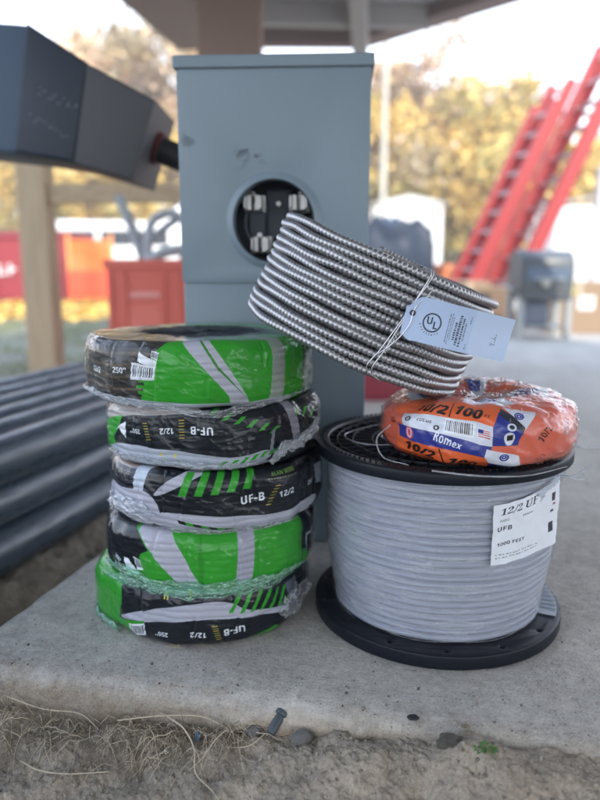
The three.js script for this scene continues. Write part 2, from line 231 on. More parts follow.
// ------------------------------------------------------------------ wrapped wire coils
const GREEN = '#329c2b', BLACK = '#10161f', GREY = '#b3b3be', WHITE = '#e8ecf0', YEL = '#e2cf22';
const CW = 2048, CH = 512;
function coilArt(base, draw) {
  let img;
  const tex = canvasTex(CW, CH, (c) => {
    const X = (a) => (a / 360 + 0.5) * CW, Y = (h) => (0.22 + 0.56 * (1 - h / 100)) * CH;
    const poly = (col, pts) => { c.fillStyle = col; c.beginPath(); pts.forEach(([a, h], i) => (i ? c.lineTo(X(a), Y(h)) : c.moveTo(X(a), Y(h)))); c.closePath(); c.fill(); };
    const soft = (col, pts) => { c.fillStyle = col; c.beginPath(); const n = pts.length, m = (i) => { const p = pts[i % n], q = pts[(i + 1) % n]; return [X((p[0] + q[0]) / 2), Y((p[1] + q[1]) / 2)]; }; c.moveTo(...m(0)); for (let i = 1; i <= n; i++) c.quadraticCurveTo(X(pts[i % n][0]), Y(pts[i % n][1]), ...m(i)); c.fill(); };
    const text = (s, a, h, mm, { rot = 0, col = WHITE, weight = 'bold', sx = 1 } = {}) => { c.save(); c.translate(X(a), Y(h)); c.scale(1.7, 2.87); c.rotate(rot * D); c.scale(sx, 1); c.font = `${weight} ${mm * 1.35}px sans-serif`; c.textAlign = 'center'; c.textBaseline = 'middle'; c.fillStyle = col; c.fillText(s, 0, 0); c.restore(); };
    const stripes = (a0, h0, a1, h1, n, len, slant, col = GREEN, fill = 0.55, len1 = len) => { for (let i = 0; i < n; i++) { const k = i / (n - 1 || 1), a = lerp(a0, a1, k), h = lerp(h0, h1, k), w = (a1 - a0) / n * fill, l = lerp(len, len1, k); poly(col, [[a, h], [a + w, h], [a + w + slant, h + l], [a + slant, h + l]]); } };
    const ticks = (a, h0, h1, dx = 0) => { for (let i = 0; i < 7; i++) { const h = lerp(h0, h1, i / 6), aa = a + dx * i / 6; poly(i % 2 ? '#8f9a3a' : '#c9a53a', [[aa - 1.4, h], [aa + 1.4, h + 0.6], [aa + 1.4, h + 2], [aa - 1.4, h + 1.4]]); } };
    const barcode = (q, seed) => { poly(WHITE, q); const r = rng(seed), L = (u, v) => { const x = lerp(lerp(q[0][0], q[1][0], u), lerp(q[3][0], q[2][0], u), v), y = lerp(lerp(q[0][1], q[1][1], u), lerp(q[3][1], q[2][1], u), v); return [x, y]; }; let u = 0.08; while (u < 0.9) { const w = 0.015 + 0.035 * r(); poly('#30353c', [L(u, 0.14), L(u + w, 0.14), L(u + w, 0.8), L(u, 0.8)]); u += w + 0.02 + 0.03 * r(); } };
    c.fillStyle = base; c.fillRect(0, 0, CW, CH);
    draw({ c, poly, soft, text, stripes, ticks, barcode, X, Y });
    c.fillStyle = '#23282f'; c.fillRect(0, 0, CW, CH * 0.15); c.fillRect(0, CH * 0.85, CW, CH * 0.15); for (let i = 0; i < 8; i++) { c.fillStyle = '#3a3f47'; c.fillRect(0, CH * (0.02 + i * 0.018), CW, 1); }
    // fine scuffs of the print
    const r = rng(3); c.globalAlpha = 0.03; for (let i = 0; i < 900; i++) { c.fillStyle = r() > 0.5 ? '#fff' : '#000'; c.fillRect(r() * CW, r() * CH, 4 + r() * 60, 1 + r() * 2); } c.globalAlpha = 1;
    img = c.getImageData(0, 0, CW, CH).data;
  });
  // how far the print is clear there, so that the cable turns below show through as ridges
  tex.userData.clear = (a, t) => { const x = clamp(Math.round((a / 360 + 0.5) * CW), 0, CW - 1), y = clamp(Math.round(t * CH), 0, CH - 1), o = (y * CW + x) * 4, m = (img[o] + img[o + 1] + img[o + 2]) / 3, sat = Math.max(img[o], img[o + 1], img[o + 2]) - Math.min(img[o], img[o + 1], img[o + 2]); return sat < 40 && m > 110 ? 1 : 0; };
  return tex;
}
const coilCols = lin(-180, 180, 720), coilRows = [...lin(0, 0.2, 8), ...lin(0.215, 0.27, 14), ...lin(0.275, 0.725, 66), ...lin(0.73, 0.785, 14), ...lin(0.8, 1, 8)];
function coilSurf(o) {
  const rc = rng(Math.round(o.seed * 100)), creases = Array.from({ length: 9 }, () => [-80 + 160 * rc(), (rc() - 0.5) * 500, 0.5 + 0.6 * rc(), 0.001 + 0.0016 * rc(), rc(), 0.25 + 0.4 * rc()]);
  const { R, H, seed } = o, tuck = 0.022, pw = o.pw ?? 4.5;
  return (a, t, off, film) => {
    const s = Math.sin(a * D), c = Math.cos(a * D);
    let r, y;
    if (t < 0.22) { r = lerp(0.004, R - tuck, t / 0.22); y = H - 0.0015 * sstep(0.1, 0.06, r) - 0.001 * Math.abs(Math.sin(r * 400)) + 0.004 * fbm(a * 0.05 + seed, r * 30, seed, 3) * sstep(0, 0.12, 0.22 - t); }
    else if (t > 0.78) { r = lerp(R - tuck, 0.004, (t - 0.78) / 0.22); y = 0; }
    else { const q = (t - 0.22) / 0.56, w = Math.abs(2 * q - 1); r = R - tuck + tuck * Math.pow(Math.max(0, 1 - Math.pow(w, pw)), 0.5); y = H * (1 - q); }
    const edge = sstep(0.16, 0.26, t) * sstep(0.84, 0.74, t);
    const ridge = edge * (o.art.userData.clear(a, t) ? 0.0019 : 0.0005) * (Math.abs(Math.sin(Math.PI * (y / H * 9 + 0.25 * Math.sin(a * D * 2 + seed)))) - 0.5);
    const big = 0.006 * N3(s * 1.1 + seed, c * 1.1, 0.4) + 0.003 * N3(s * 3 + seed, c * 3, y * 12);
    const wr = (0.0006 * fbm(a * 0.05 + seed, y * 18, seed, 2) + 0.0006 * Math.pow(clamp(1 - 2.4 * Math.abs(fbm(a * 0.06 + y * 25, y * 16 - a * 0.02, seed + 20, 2))), 3)) * edge;
    const yy = 0.004 * N3(s * 1.3, c * 1.3, seed + 5) * edge;
    let crease = 0; for (const [a0, sl, w, d, h0, hl] of creases) { const q = (a - a0 - sl * (y - H / 2) * 0.25) / w; if (q * q < 12) crease -= d * (Math.exp(-q * q) - 0.6 * Math.exp(-((q - 1.6) ** 2))) * sstep(hl, hl * 0.5, Math.abs(y / H - h0)); }
    let x = r + big + ridge + wr + crease * edge;
    if (film) {
      const f1 = 1 - Math.abs(fbm(a * 0.03 + seed, y * 12 + a * 0.02, seed + 9, 2)) * 2, f2 = 1 - Math.abs(fbm(a * 0.05, y * 60 - a * 0.04, seed + 3, 2)) * 2;
      x += off - ridge * 0.75 + edge * (0.0016 * Math.pow(clamp(f1), 5) + 0.0005 * Math.pow(clamp(f2), 4));
      if (t < 0.24) y += off; else if (t > 0.76) y -= 0;
    }
    return [x * s, y + yy, x * c];
  };
}
function wireCoil(o) {
  const t = thing('wire_coil', o.label, 'wire coil', [o.x, o.base, o.z], 0, 'wrapped wire coils in the stack');
  const S = coilSurf(o);
  part('printed_wrap', sheet(coilCols, coilRows, (a, q) => S(a, q, 0, false), (a, q) => [a / 360 + 0.5, 1 - q]), new THREE.MeshPhysicalMaterial({ map: o.art, roughness: 0.45, specularIntensity: 0.45, side: THREE.DoubleSide, bumpMap: rep(grain, 6, 1), bumpScale: 0.0004 }), t);
  part('clear_film', sheet(coilCols, coilRows.filter((q) => q > 0.12 && q < 0.86), (a, q) => S(a, q, 0.0014, true), (a, q) => [a / 360 + 0.5, 1 - q]), FILM, t);
  for (const h of o.hems ?? []) {
    const nu = Math.round((h.a1 - h.a0) * 5);
    const g = sheet(lin(h.a0, h.a1, nu), lin(-1, 1, 26), (a, w) => {
      const k = (a - h.a0) / (h.a1 - h.a0), taper = Math.min(1, 6 * k, 6 * (1 - k));
      const hh = h.h(a, k) / 1000 + w * (h.w / 1000) * (0.7 + 0.5 * fbm(a * 0.08, h.seed, 1, 3)) * taper + 0.001 * fbm(a * 0.12, w * 2, h.seed, 2);
      const y = clamp(hh, -0.02, o.H + 0.012), q = clamp(1 - hh / o.H, 0.0, 1), P = S(a, 0.22 + 0.56 * clamp(q, 0.05, 0.95), 0, false), r = Math.hypot(P[0], P[2]);
      const cr = (1 - Math.abs(fbm(a * 0.035, w * 1.6 + a * 0.03, h.seed, 2)) * 2), cr2 = (1 - Math.abs(fbm(a * 0.12, w * 3 - a * 0.06, h.seed + 4, 2)) * 2);
      const x = r + 0.003 + h.out * (1 - w * w) * 0.5 + 0.0034 * Math.pow(clamp(cr), 3) + 0.0012 * Math.pow(clamp(cr2), 3);
      return [x * Math.sin(a * D), y, x * Math.cos(a * D)];
    }, (a, w) => [a / 220, w * 0.12 + 0.5]);
    part('film_hem', g, h.mat ?? FILM_MILKY, t);
  }
  return t;
}
const bandH = (pts) => (a) => { for (let i = 1; i < pts.length; i++) if (a <= pts[i][0]) return lerp(pts[i - 1][1], pts[i][1], sstep(pts[i - 1][0], pts[i][0], a)); return pts[pts.length - 1][1]; };
wireCoil({
  x: -0.179, z: -1.237, base: 0, R: 0.192, H: 0.1, seed: 1.3, label: 'black and green wrapped wire coil on the concrete, lowest of the stack',
  art: coilArt(BLACK, ({ poly, soft, text, stripes, ticks, barcode }) => {
    poly(GREEN, [[-110, 110], [-41, 110], [-39, 60], [-42, 34], [-50, 0], [-110, 0]]);
    soft(GREY, [[-34, 112], [-10, 106], [30, 98], [30, 92], [-10, 93], [-30, 99], [-36, 106]]);
    text('U', -12, 90, 11, { rot: 180, col: YEL }); text('C', 0, 92, 11, { rot: 184, col: YEL });
    soft(GREY, [[-46, 26], [-30, 52], [-13, 72], [12, 82], [20, 80], [30, 56], [56, 42], [56, 30], [30, 48], [5, 52], [-25, 40]]);
    poly(GREEN, [[-46, 24], [-24, 40], [-24, 24], [-33, -4], [-46, -4]]);
    barcode([[-35, 25], [-24, 36], [-24, 14], [-34, 0]], 5);
    text("250''", -15, 22, 8.5, { rot: 180 }); text('12/2', 4, 23, 10, { rot: 182 }); text('UF-B', 22, 27, 13, { rot: 176 }); ticks(14, 14, 38, -2);
    stripes(19, 60, 52, 44, 7, 34, 6, GREEN, 0.5, 30); poly(GREEN, [[30, 2], [46, 16], [49, 8], [33, -4]]);
    poly(YEL, [[-13, 4], [-7, 4], [-7, 0], [-13, 0]]); poly(YEL, [[4, 2], [9, 2], [9, -1], [4, -1]]);
    poly('#5c6470', [[54, 80], [66, 78], [70, 4], [58, 8]]);
  }),
  hems: [{ a0: -60, a1: 62, w: 11, out: 0.004, seed: 3, h: bandH([[-60, 96], [-30, 104], [0, 99], [30, 96], [62, 92]]), mat: FILM_GREEN }, { a0: 46, a1: 82, w: 34, out: 0.012, seed: 13, h: () => 40 }, { a0: -84, a1: -44, w: 12, out: 0.012, seed: 23, h: () => 6, mat: FILM_GREEN }],
});
wireCoil({
  x: -0.16, z: -1.237, base: 0.1, R: 0.191, H: 0.1, seed: 4.1, label: 'bright green wrapped wire coil with black left corner, second from the bottom',
  art: coilArt(GREEN, ({ poly, soft, text, barcode }) => {
    poly(BLACK, [[-120, 110], [-40, 106], [-33, 93], [-26, 66], [-31, 57], [-35, 24], [-60, -5], [-120, -5]]);
    poly(GREY, [[-36, 108], [-17, 112], [0, 12], [0, -5], [-8, -5], [-14, 22]]);
    poly('#a5a5b2', [[19, 112], [28, 112], [25, -5], [17, -5]]);
    text("250'", -48, 38, 8, { rot: 20 }); poly(WHITE, [[-42, 46], [-39, 44], [-33, 20], [-40, 18]]); barcode([[-36, 50], [-32, 44], [-30, 28], [-34, 26]], 8);
    poly('#2f8d28', [[0, 100], [1, 100], [2, 30], [0, 4], [-1, 30]]); poly('#2f8d28', [[58, 100], [60, 100], [55, -5], [52, -5]]);
    poly(BLACK, [[60, 105], [120, 105], [120, -5], [57, -5]]); poly('#9aa3ad', [[63, 63], [74, 64], [74, 22], [63, 17]]); poly(BLACK, [[64.5, 59], [72.5, 60], [72.5, 26], [64.5, 22]]); poly(GREEN, [[60, 40], [70, 14], [70, -4], [56, -4]]);
    soft(GREY, [[-30, 112], [-10, 104], [20, 104], [60, 114], [60, 120], [-30, 120]]);
  }),
  hems: [{ a0: -64, a1: 60, w: 14, out: 0.003, seed: 33, h: bandH([[-64, 16], [-40, 22], [-20, 10], [0, 8], [30, 10], [60, 18]]), mat: FILM_GREEN }],
});
wireCoil({
  x: -0.152, z: -1.237, base: 0.2, R: 0.192, H: 0.1, seed: 7.7, label: 'black wrapped wire coil with upright white type, middle of the stack',
  art: coilArt(BLACK, ({ poly, soft, text, stripes, ticks, barcode, c, X, Y }) => {
    soft('#a2958c', [[-80, 112], [-40, 118], [-24, 106], [-26, 97], [-45, 95], [-80, 94]]);
    for (let i = 0; i < 6; i++) poly('#3a3a40', [[-75, 88 - i * 8], [-20, 92 - i * 8], [-20, 90 - i * 8], [-75, 86 - i * 8]]);
    poly('#b9c4d0', [[-37, 110], [-27, 112], [-32, 54], [-38, 52]]);
    soft(GREY, [[-75, 52], [-45, 62], [-27, 66], [-20, 30], [-27, 2], [-45, -8], [-75, -8]]);
    soft(GREY, [[-26, 56], [-16, 90], [0, 112], [16, 115], [16, 106], [1, 101], [-12, 76], [-20, 60]]);
    stripes(-12, 62, 19, 72, 5, 37, 4, GREEN, 0.62, 34);
    text('ALAN WIRE', 41, 91, 6.4, { col: '#7da24a', rot: -3 }); for (let i = 0; i < 12; i++) poly('#7f826c', [[32 + i * 1.5, 84 + i * 0.1], [33 + i * 1.5, 84 + i * 0.1], [33 + i * 1.5, 81.6 + i * 0.1], [32 + i * 1.5, 81.6 + i * 0.1]]);
    c.strokeStyle = WHITE; c.lineWidth = 4; c.beginPath(); c.moveTo(X(20), Y(100)); c.quadraticCurveTo(X(24), Y(110), X(27), Y(105)); c.stroke(); c.strokeStyle = YEL; c.beginPath(); c.moveTo(X(27), Y(105)); c.quadraticCurveTo(X(29), Y(112), X(31), Y(105)); c.lineTo(X(35), Y(102)); c.stroke();
    text('UF-B', 24, 55, 14, { rot: -5 }); ticks(32, 40, 70, 5); text('12/2', 42, 56, 10.5, { rot: -6 }); text("250'", 62, 57, 8, { rot: -4 }); poly('#98a2ac', [[69, 80], [84, 76], [84, 36], [71, 46]]);
    soft(GREY, [[-26, 34], [8, 33], [34, 22], [68, 34], [74, 16], [36, -8], [8, -2], [-28, -2]]);
    soft('#9a9aa6', [[-10, 12], [20, 6], [50, 10], [60, 6], [20, -4], [-10, 4]]);
    for (let i = 0; i < 8; i++) { const a = -13 + i * 3.8, h = 22 - i * 2; poly(i % 2 ? GREEN : BLACK, [[a, h], [a + 3.8, h - 2], [a + 4.8, h - 8], [a + 1, h - 6]]); }
  }),
  hems: [{ a0: -68, a1: -22, w: 24, out: 0.010, seed: 43, h: bandH([[-68, 18], [-45, 30], [-22, 30]]) }, { a0: -25, a1: 50, w: 6, out: 0.002, seed: 53, h: bandH([[-25, 6], [10, 2], [50, 6]]) }],
});
wireCoil({
  x: -0.155, z: -1.237, base: 0.3, R: 0.186, H: 0.1, seed: 11.9, label: 'black wrapped wire coil with upside-down white type, second from the top',
  art: coilArt('#141a21', ({ poly, soft, text, stripes, ticks, barcode }) => {
    soft('#a9a39f', [[-70, 84], [-44, 108], [-12, 104], [6, 96], [-14, 88], [-40, 87], [-60, 60]]);
    poly(GREEN, [[-100, 60], [-64, 66], [-44, 82], [-47, 66], [-56, 40], [-54, 26], [-70, 2], [-100, 2]]);
    poly(WHITE, [[-54, 52], [-42, 73], [-43, 44], [-49, 58]]);
    text("250''", -36, 60, 8, { rot: 180 }); text('12/2', -17, 63, 9.5, { rot: 178 }); text('UF-B', 1, 67, 13, { rot: 178 }); ticks(-27, 48, 74, -2); ticks(-9, 52, 80, 0);
    soft('#aab0ba', [[-66, 22], [-40, 38], [-20, 34], [4, 28], [20, 24], [36, 30], [36, 8], [8, 4], [-30, 4], [-60, 10]]);
    text('o', -20, 25, 7, { col: YEL, rot: 180 }); text('e', -13, 23, 7, { col: YEL, rot: 180 });
    stripes(4, 92, 34, 54, 6, 10, 4); stripes(8, 10, 34, 18, 6, 9, 3);
    poly('#8f8f98', [[44, 105], [51, 105], [55, 60], [58, 20], [51, 24], [48, 60]]); stripes(51, 78, 66, 66, 3, 14, 4);
    poly('#7c828a', [[36, 60], [38, 58], [37, 24], [35, 24]]);
  }),
  hems: [{ a0: -70, a1: 40, w: 8, out: 0.004, seed: 63, h: bandH([[-70, 8], [-30, 16], [0, 10], [40, 12]]) }],
});
wireCoil({
  x: -0.173, z: -1.237, base: 0.4, R: 0.194, H: 0.104, seed: 15.2, label: 'green wrapped wire coil with diagonal grey stripe on top of the stack',
  art: coilArt(GREEN, ({ poly, soft, text, barcode }) => {
    poly('#3a3632', [[-140, 140], [-2, 140], [-4, 112], [-13, 90], [-25, 32], [-22, 14], [-22, -40], [-140, -40]]);
    for (let i = 0; i < 9; i++) poly(i % 2 ? '#55493c' : '#2b2a2a', [[-120, 92 - i * 9], [-14 - i, 94 - i * 9], [-14 - i, 90 - i * 9], [-120, 88 - i * 9]]);
    poly(GREY, [[-30, 170], [0, 170], [7, 120], [28, 16], [36, -30], [24, -30], [19, 18], [-5, 112]]);
    poly('#96a096', [[42, 140], [50, 140], [49, -30], [41, -30]]);
    poly(YEL, [[-37, 116], [-29, 111], [-31, 106], [-39, 111]]); poly('#30302e', [[-35, 113], [-32, 111], [-33, 109], [-36, 111]]);
    barcode([[-27, 69], [-14, 65], [-15, 44], [-28, 43]], 4); poly(WHITE, [[-23, 85], [-13, 72], [-14, 62], [-24, 71]]); barcode([[-16, 88], [-12, 85], [-13, 73], [-16, 77]], 6);
    text("250''", -34, 57, 9, { rot: 3 }); text('12/2', -54, 52, 9);
    poly('#2d7f27', [[6, 104], [7, 104], [15, 60], [28, 12], [14, 58]]); poly('#1c5a20', [[66, 120], [110, 120], [110, -20], [64, -20]]); poly('#7f8f80', [[68, 90], [70, 90], [66, 8], [64, 8]]);
    soft('#aeb4bc', [[-140, 6], [-60, 18], [-20, 14], [20, 4], [40, 12], [60, 10], [60, -30], [-140, -30]]);
  }),
  hems: [{ a0: -86, a1: 70, w: 8, out: 0.006, seed: 73, h: bandH([[-86, 16], [-55, 14], [-20, 6], [15, -6], [30, 2], [70, 14]]) }],
});
// bunched tails of film on the right of the stack
{
  const P = [[33, 0.312], [38, 0.323], [42, 0.333], [46, 0.331], [51, 0.334], [57, 0.342], [64, 0.348], [68, 0.363]].map(([a, y]) => V(-0.155 + 0.199 * Math.sin(a * D), y, -1.237 + 0.199 * Math.cos(a * D)));
  const g = tubeAlong(curve(P, 120), (s, a) => 0.008 * (0.55 + 0.45 * Math.sin(Math.PI * Math.min(1, s * 1.1))) * (1 + 1.1 * fbm(s * 8, Math.cos(a) * 0.8, Math.sin(a) * 0.8, 2)), 22);
  tag(part('film_tail', g, FILM_MILKY, scene), 'crumpled rope of clear film on the right of the stacked coils', 'plastic film');
}

// ------------------------------------------------------------------ large reel
const RX = 0.249, RZ = -1.204, RH = 0.319;
{
  const t = thing('cable_reel', 'big black plastic reel of grey cable with white paper label', 'cable reel', [RX, 0, RZ]);
  const ringShape = (r, hole, n, rh, at, ri) => { const s = new THREE.Shape(); s.absarc(0, 0, r, 0, Math.PI * 2); if (hole) { const h = new THREE.Path(); h.absarc(0, 0, hole, 0, Math.PI * 2, true); s.holes.push(h); } for (let i = 0; i < n; i++) { const h = new THREE.Path(), a = (i + 0.3) / n * 2 * Math.PI; h.absellipse(at * Math.cos(a), at * Math.sin(a), rh, rh, 0, Math.PI * 2, true); s.holes.push(h); } return s; };
  const disc = (shape, th, bev, y) => { const g = new THREE.ExtrudeGeometry(shape, { depth: th - 2 * bev, bevelEnabled: true, bevelSize: bev, bevelThickness: bev, bevelSegments: 3, curveSegments: 96 }); g.rotateX(-Math.PI / 2); g.translate(0, y + bev, 0); return toCreasedNormals(g, 0.6); };
  const bf = part('bottom_flange', disc(ringShape(0.217, 0.03, 14, 0.007, 0.203), 0.024, 0.003, 0.001), M.blackPlastic, t);
  for (let i = 0; i < 11; i++) { const a = (66 + i * 4.6) * D, g = box(0.0122, 0.010, 0.034, 0, 0, 0.195, 0.0015); g.rotateZ(-0.3); g.rotateY(a); g.translate(0, 0.0262, 0); part('rib', g, M.ribSheen, bf, i ? undefined : 'stepped rib on the right of the flange, sky sheen painted pale'); }
  const tf = part('top_flange', disc(ringShape(0.219, 0.2, 0), 0.0195, 0.003, RH - 0.0195), M.blackPlastic, t);
  part('flange_plate', disc(ringShape(0.2015, 0.028, 0), 0.008, 0.001, RH - 0.0185), M.blackPlastic, tf);
  for (let i = 0; i < 40; i++) { const a = i / 40 * 2 * Math.PI, g = box(0.0022, 0.007, 0.16, 0, RH - 0.0075, 0.118, 0.0007); g.rotateY(a); part('rib', g, M.blackPlastic, tf); }
  for (const r of [0.05, 0.085, 0.12, 0.155, 0.183]) { const s = new THREE.TorusGeometry(r, 0.0013, 6, 96).rotateX(Math.PI / 2).scale(1, 3.2, 1).translate(0, RH - 0.0075, 0); part('ring', s, M.blackPlastic, tf); }
  const st = new THREE.CylinderGeometry(0.0016, 0.0016, 0.004, 8); const studs = []; for (let i = 0; i < 120; i++) { const a = i / 120 * 2 * Math.PI; studs.push({ p: [0.209 * Math.sin(a), RH + 0.001, 0.209 * Math.cos(a)] }); } instances('stud', st, M.blackPlastic, studs, tf);
  // wound cable: a helix of turns, barrel slightly narrower at the bottom
  const turns = 23, y0 = 0.0262, y1 = RH - 0.0205, pitch = (y1 - y0) / turns, Rw = (y) => lerp(0.183, 0.1985, sstep(0.02, 0.16, y));
  const S = (a, v) => { const ph = v * turns, k = Math.floor(ph), y = clamp(y0 + v * (y1 - y0), y0, y1), f = ph - k - 0.5; const w = 0.001 * N3(k * 1.7, Math.sin(a * D) * 1.2, Math.cos(a * D) * 1.2); const r = Rw(y) - 0.0062 + 0.0066 * Math.sqrt(Math.max(0, 1 - 3.98 * f * f)) + w * 0.5 + 0.001 * N3(Math.sin(a * D) * 1.5, y * 9, Math.cos(a * D) * 1.5); return [r, y]; };
  part('cable', sheet(lin(-180, 180, 540), lin(0, 1, turns * 10), (a, v) => { const [r, y] = S(a, v); return [r * Math.sin(a * D), y + 0.002 * N3(Math.sin(a * D), Math.cos(a * D), 4) * Math.sin(v * Math.PI), r * Math.cos(a * D)]; }), M.greyCable, t);
  part('clear_film', sheet(lin(-180, 180, 720), lin(0, 1, 110), (a, v) => {
    const y = lerp(0.027, RH - 0.021, v), s = Math.sin(a * D), c = Math.cos(a * D);
    const f1 = clamp(1 - 2.2 * Math.abs(fbm(a * 0.008 + v, y * 22 + a * 0.05, 9, 2))), f2 = clamp(1 - 2.2 * Math.abs(fbm(a * 0.012, y * 90 - a * 0.035, 19, 2)));
    let r = Rw(y) + 0.0021 + 0.0011 * f1 ** 7 + 0.0004 * f2 ** 7 + 0.001 * N3(s * 1.5, y * 9, c * 1.5);
    r += 0.012 * sstep(0.75, 1, v) * sstep(20, 50, a) * sstep(95, 60, a);
    return [r * s, y, r * c];
  }, (a, v) => [a / 360, v]), FILM_REEL, t);
  // paper label under the film
  const lab = canvasTex(512, 512, (c) => {
    c.fillStyle = '#dfe3ea'; c.fillRect(0, 0, 512, 512); c.fillStyle = '#23262c';
    c.font = 'italic bold 74px serif'; c.save(); c.translate(40, 92); c.rotate(-0.06); c.fillText('12/2 UF', 0, 0); c.restore();
    c.font = '30px sans-serif'; c.fillText('AWG', 40, 150); c.globalAlpha = 0.6; for (let i = 0; i < 5; i++) c.fillRect(190 + i * 17, 122 - i, 11, 13); c.globalAlpha = 1; c.font = 'bold 52px sans-serif'; c.fillText('UFB', 26, 228); c.font = 'bold 40px sans-serif'; c.fillText('1000 FEET', 28, 350);
    c.fillStyle = '#7b8089'; for (let j = 0; j < 2; j++) for (let i = 0; i < 14; i++) c.fillRect(26 + i * 22, 424 + j * 26, 8 + (i * 7 + j * 5) % 12, 9);
    c.fillStyle = '#3a2f3a'; c.fillRect(430, 60, 34, 40); c.fillStyle = '#8c3a4a'; c.fillRect(440, 120, 26, 22); c.fillStyle = '#30343c'; c.fillRect(424, 180, 30, 20); c.fillRect(420, 290, 40, 88);
  });
  part('paper_label', sheet(lin(12, 52, 60), lin(0, 1, 40), (a, v) => { const k = (a - 12) / 40, y = lerp(lerp(0.166, 0.176, k), lerp(0.262, 0.272, k), v) + (v > 0.8 ? 0.02 * k * k * (v - 0.8) * 5 : 0) + 0.001 * N3(k * 3, v * 3, 2), r = Rw(y) + 0.0066 + 0.0025 * fbm(k * 4, v * 3, 8, 3) + 0.006 * sstep(0.6, 1, k); return [r * Math.sin(a * D), y, r * Math.cos(a * D)]; }, (a, v) => [(a - 12) / 40, v]), new THREE.MeshStandardMaterial({ map: lab, roughness: 0.7, side: THREE.DoubleSide }), t);
  // torn film wisps to the right of the label
  const W = (pts, r) => part('film_strand', tubeAlong(curve(pts, 24), r, 6), FILM_MILKY, t);
  W([V(0.16, 0.285, 0.115), V(0.19, 0.283, 0.118), V(0.212, 0.291, 0.11), V(0.226, 0.298, 0.105)], 0.0022); W([V(0.168, 0.292, 0.11), V(0.2, 0.276, 0.11), V(0.222, 0.272, 0.1)], 0.0008); W([V(0.19, 0.31, 0.1), V(0.205, 0.295, 0.104), V(0.225, 0.265, 0.1)], 0.0006);
  // loose wires of crinkled film lying on the top flange
  const onTop = (pts, r) => part('film_strand', tubeAlong(curve(pts.map(([x, z, y]) => V(x, RH + (y ?? 0.003), z)), 40), r, 6), FILM_MILKY, t);
  onTop([[-0.05, 0.06], [-0.14, 0.06], [-0.17, 0.0], [-0.13, -0.06], [-0.06, -0.09, 0.01]], 0.0013); onTop([[-0.03, 0.03], [-0.085, 0.04], [-0.105, 0.005], [-0.07, -0.03], [-0.03, -0.03, 0.012]], 0.0015); onTop([[-0.1, -0.08], [-0.05, -0.1], [0.0, -0.1, 0.008]], 0.001);
}

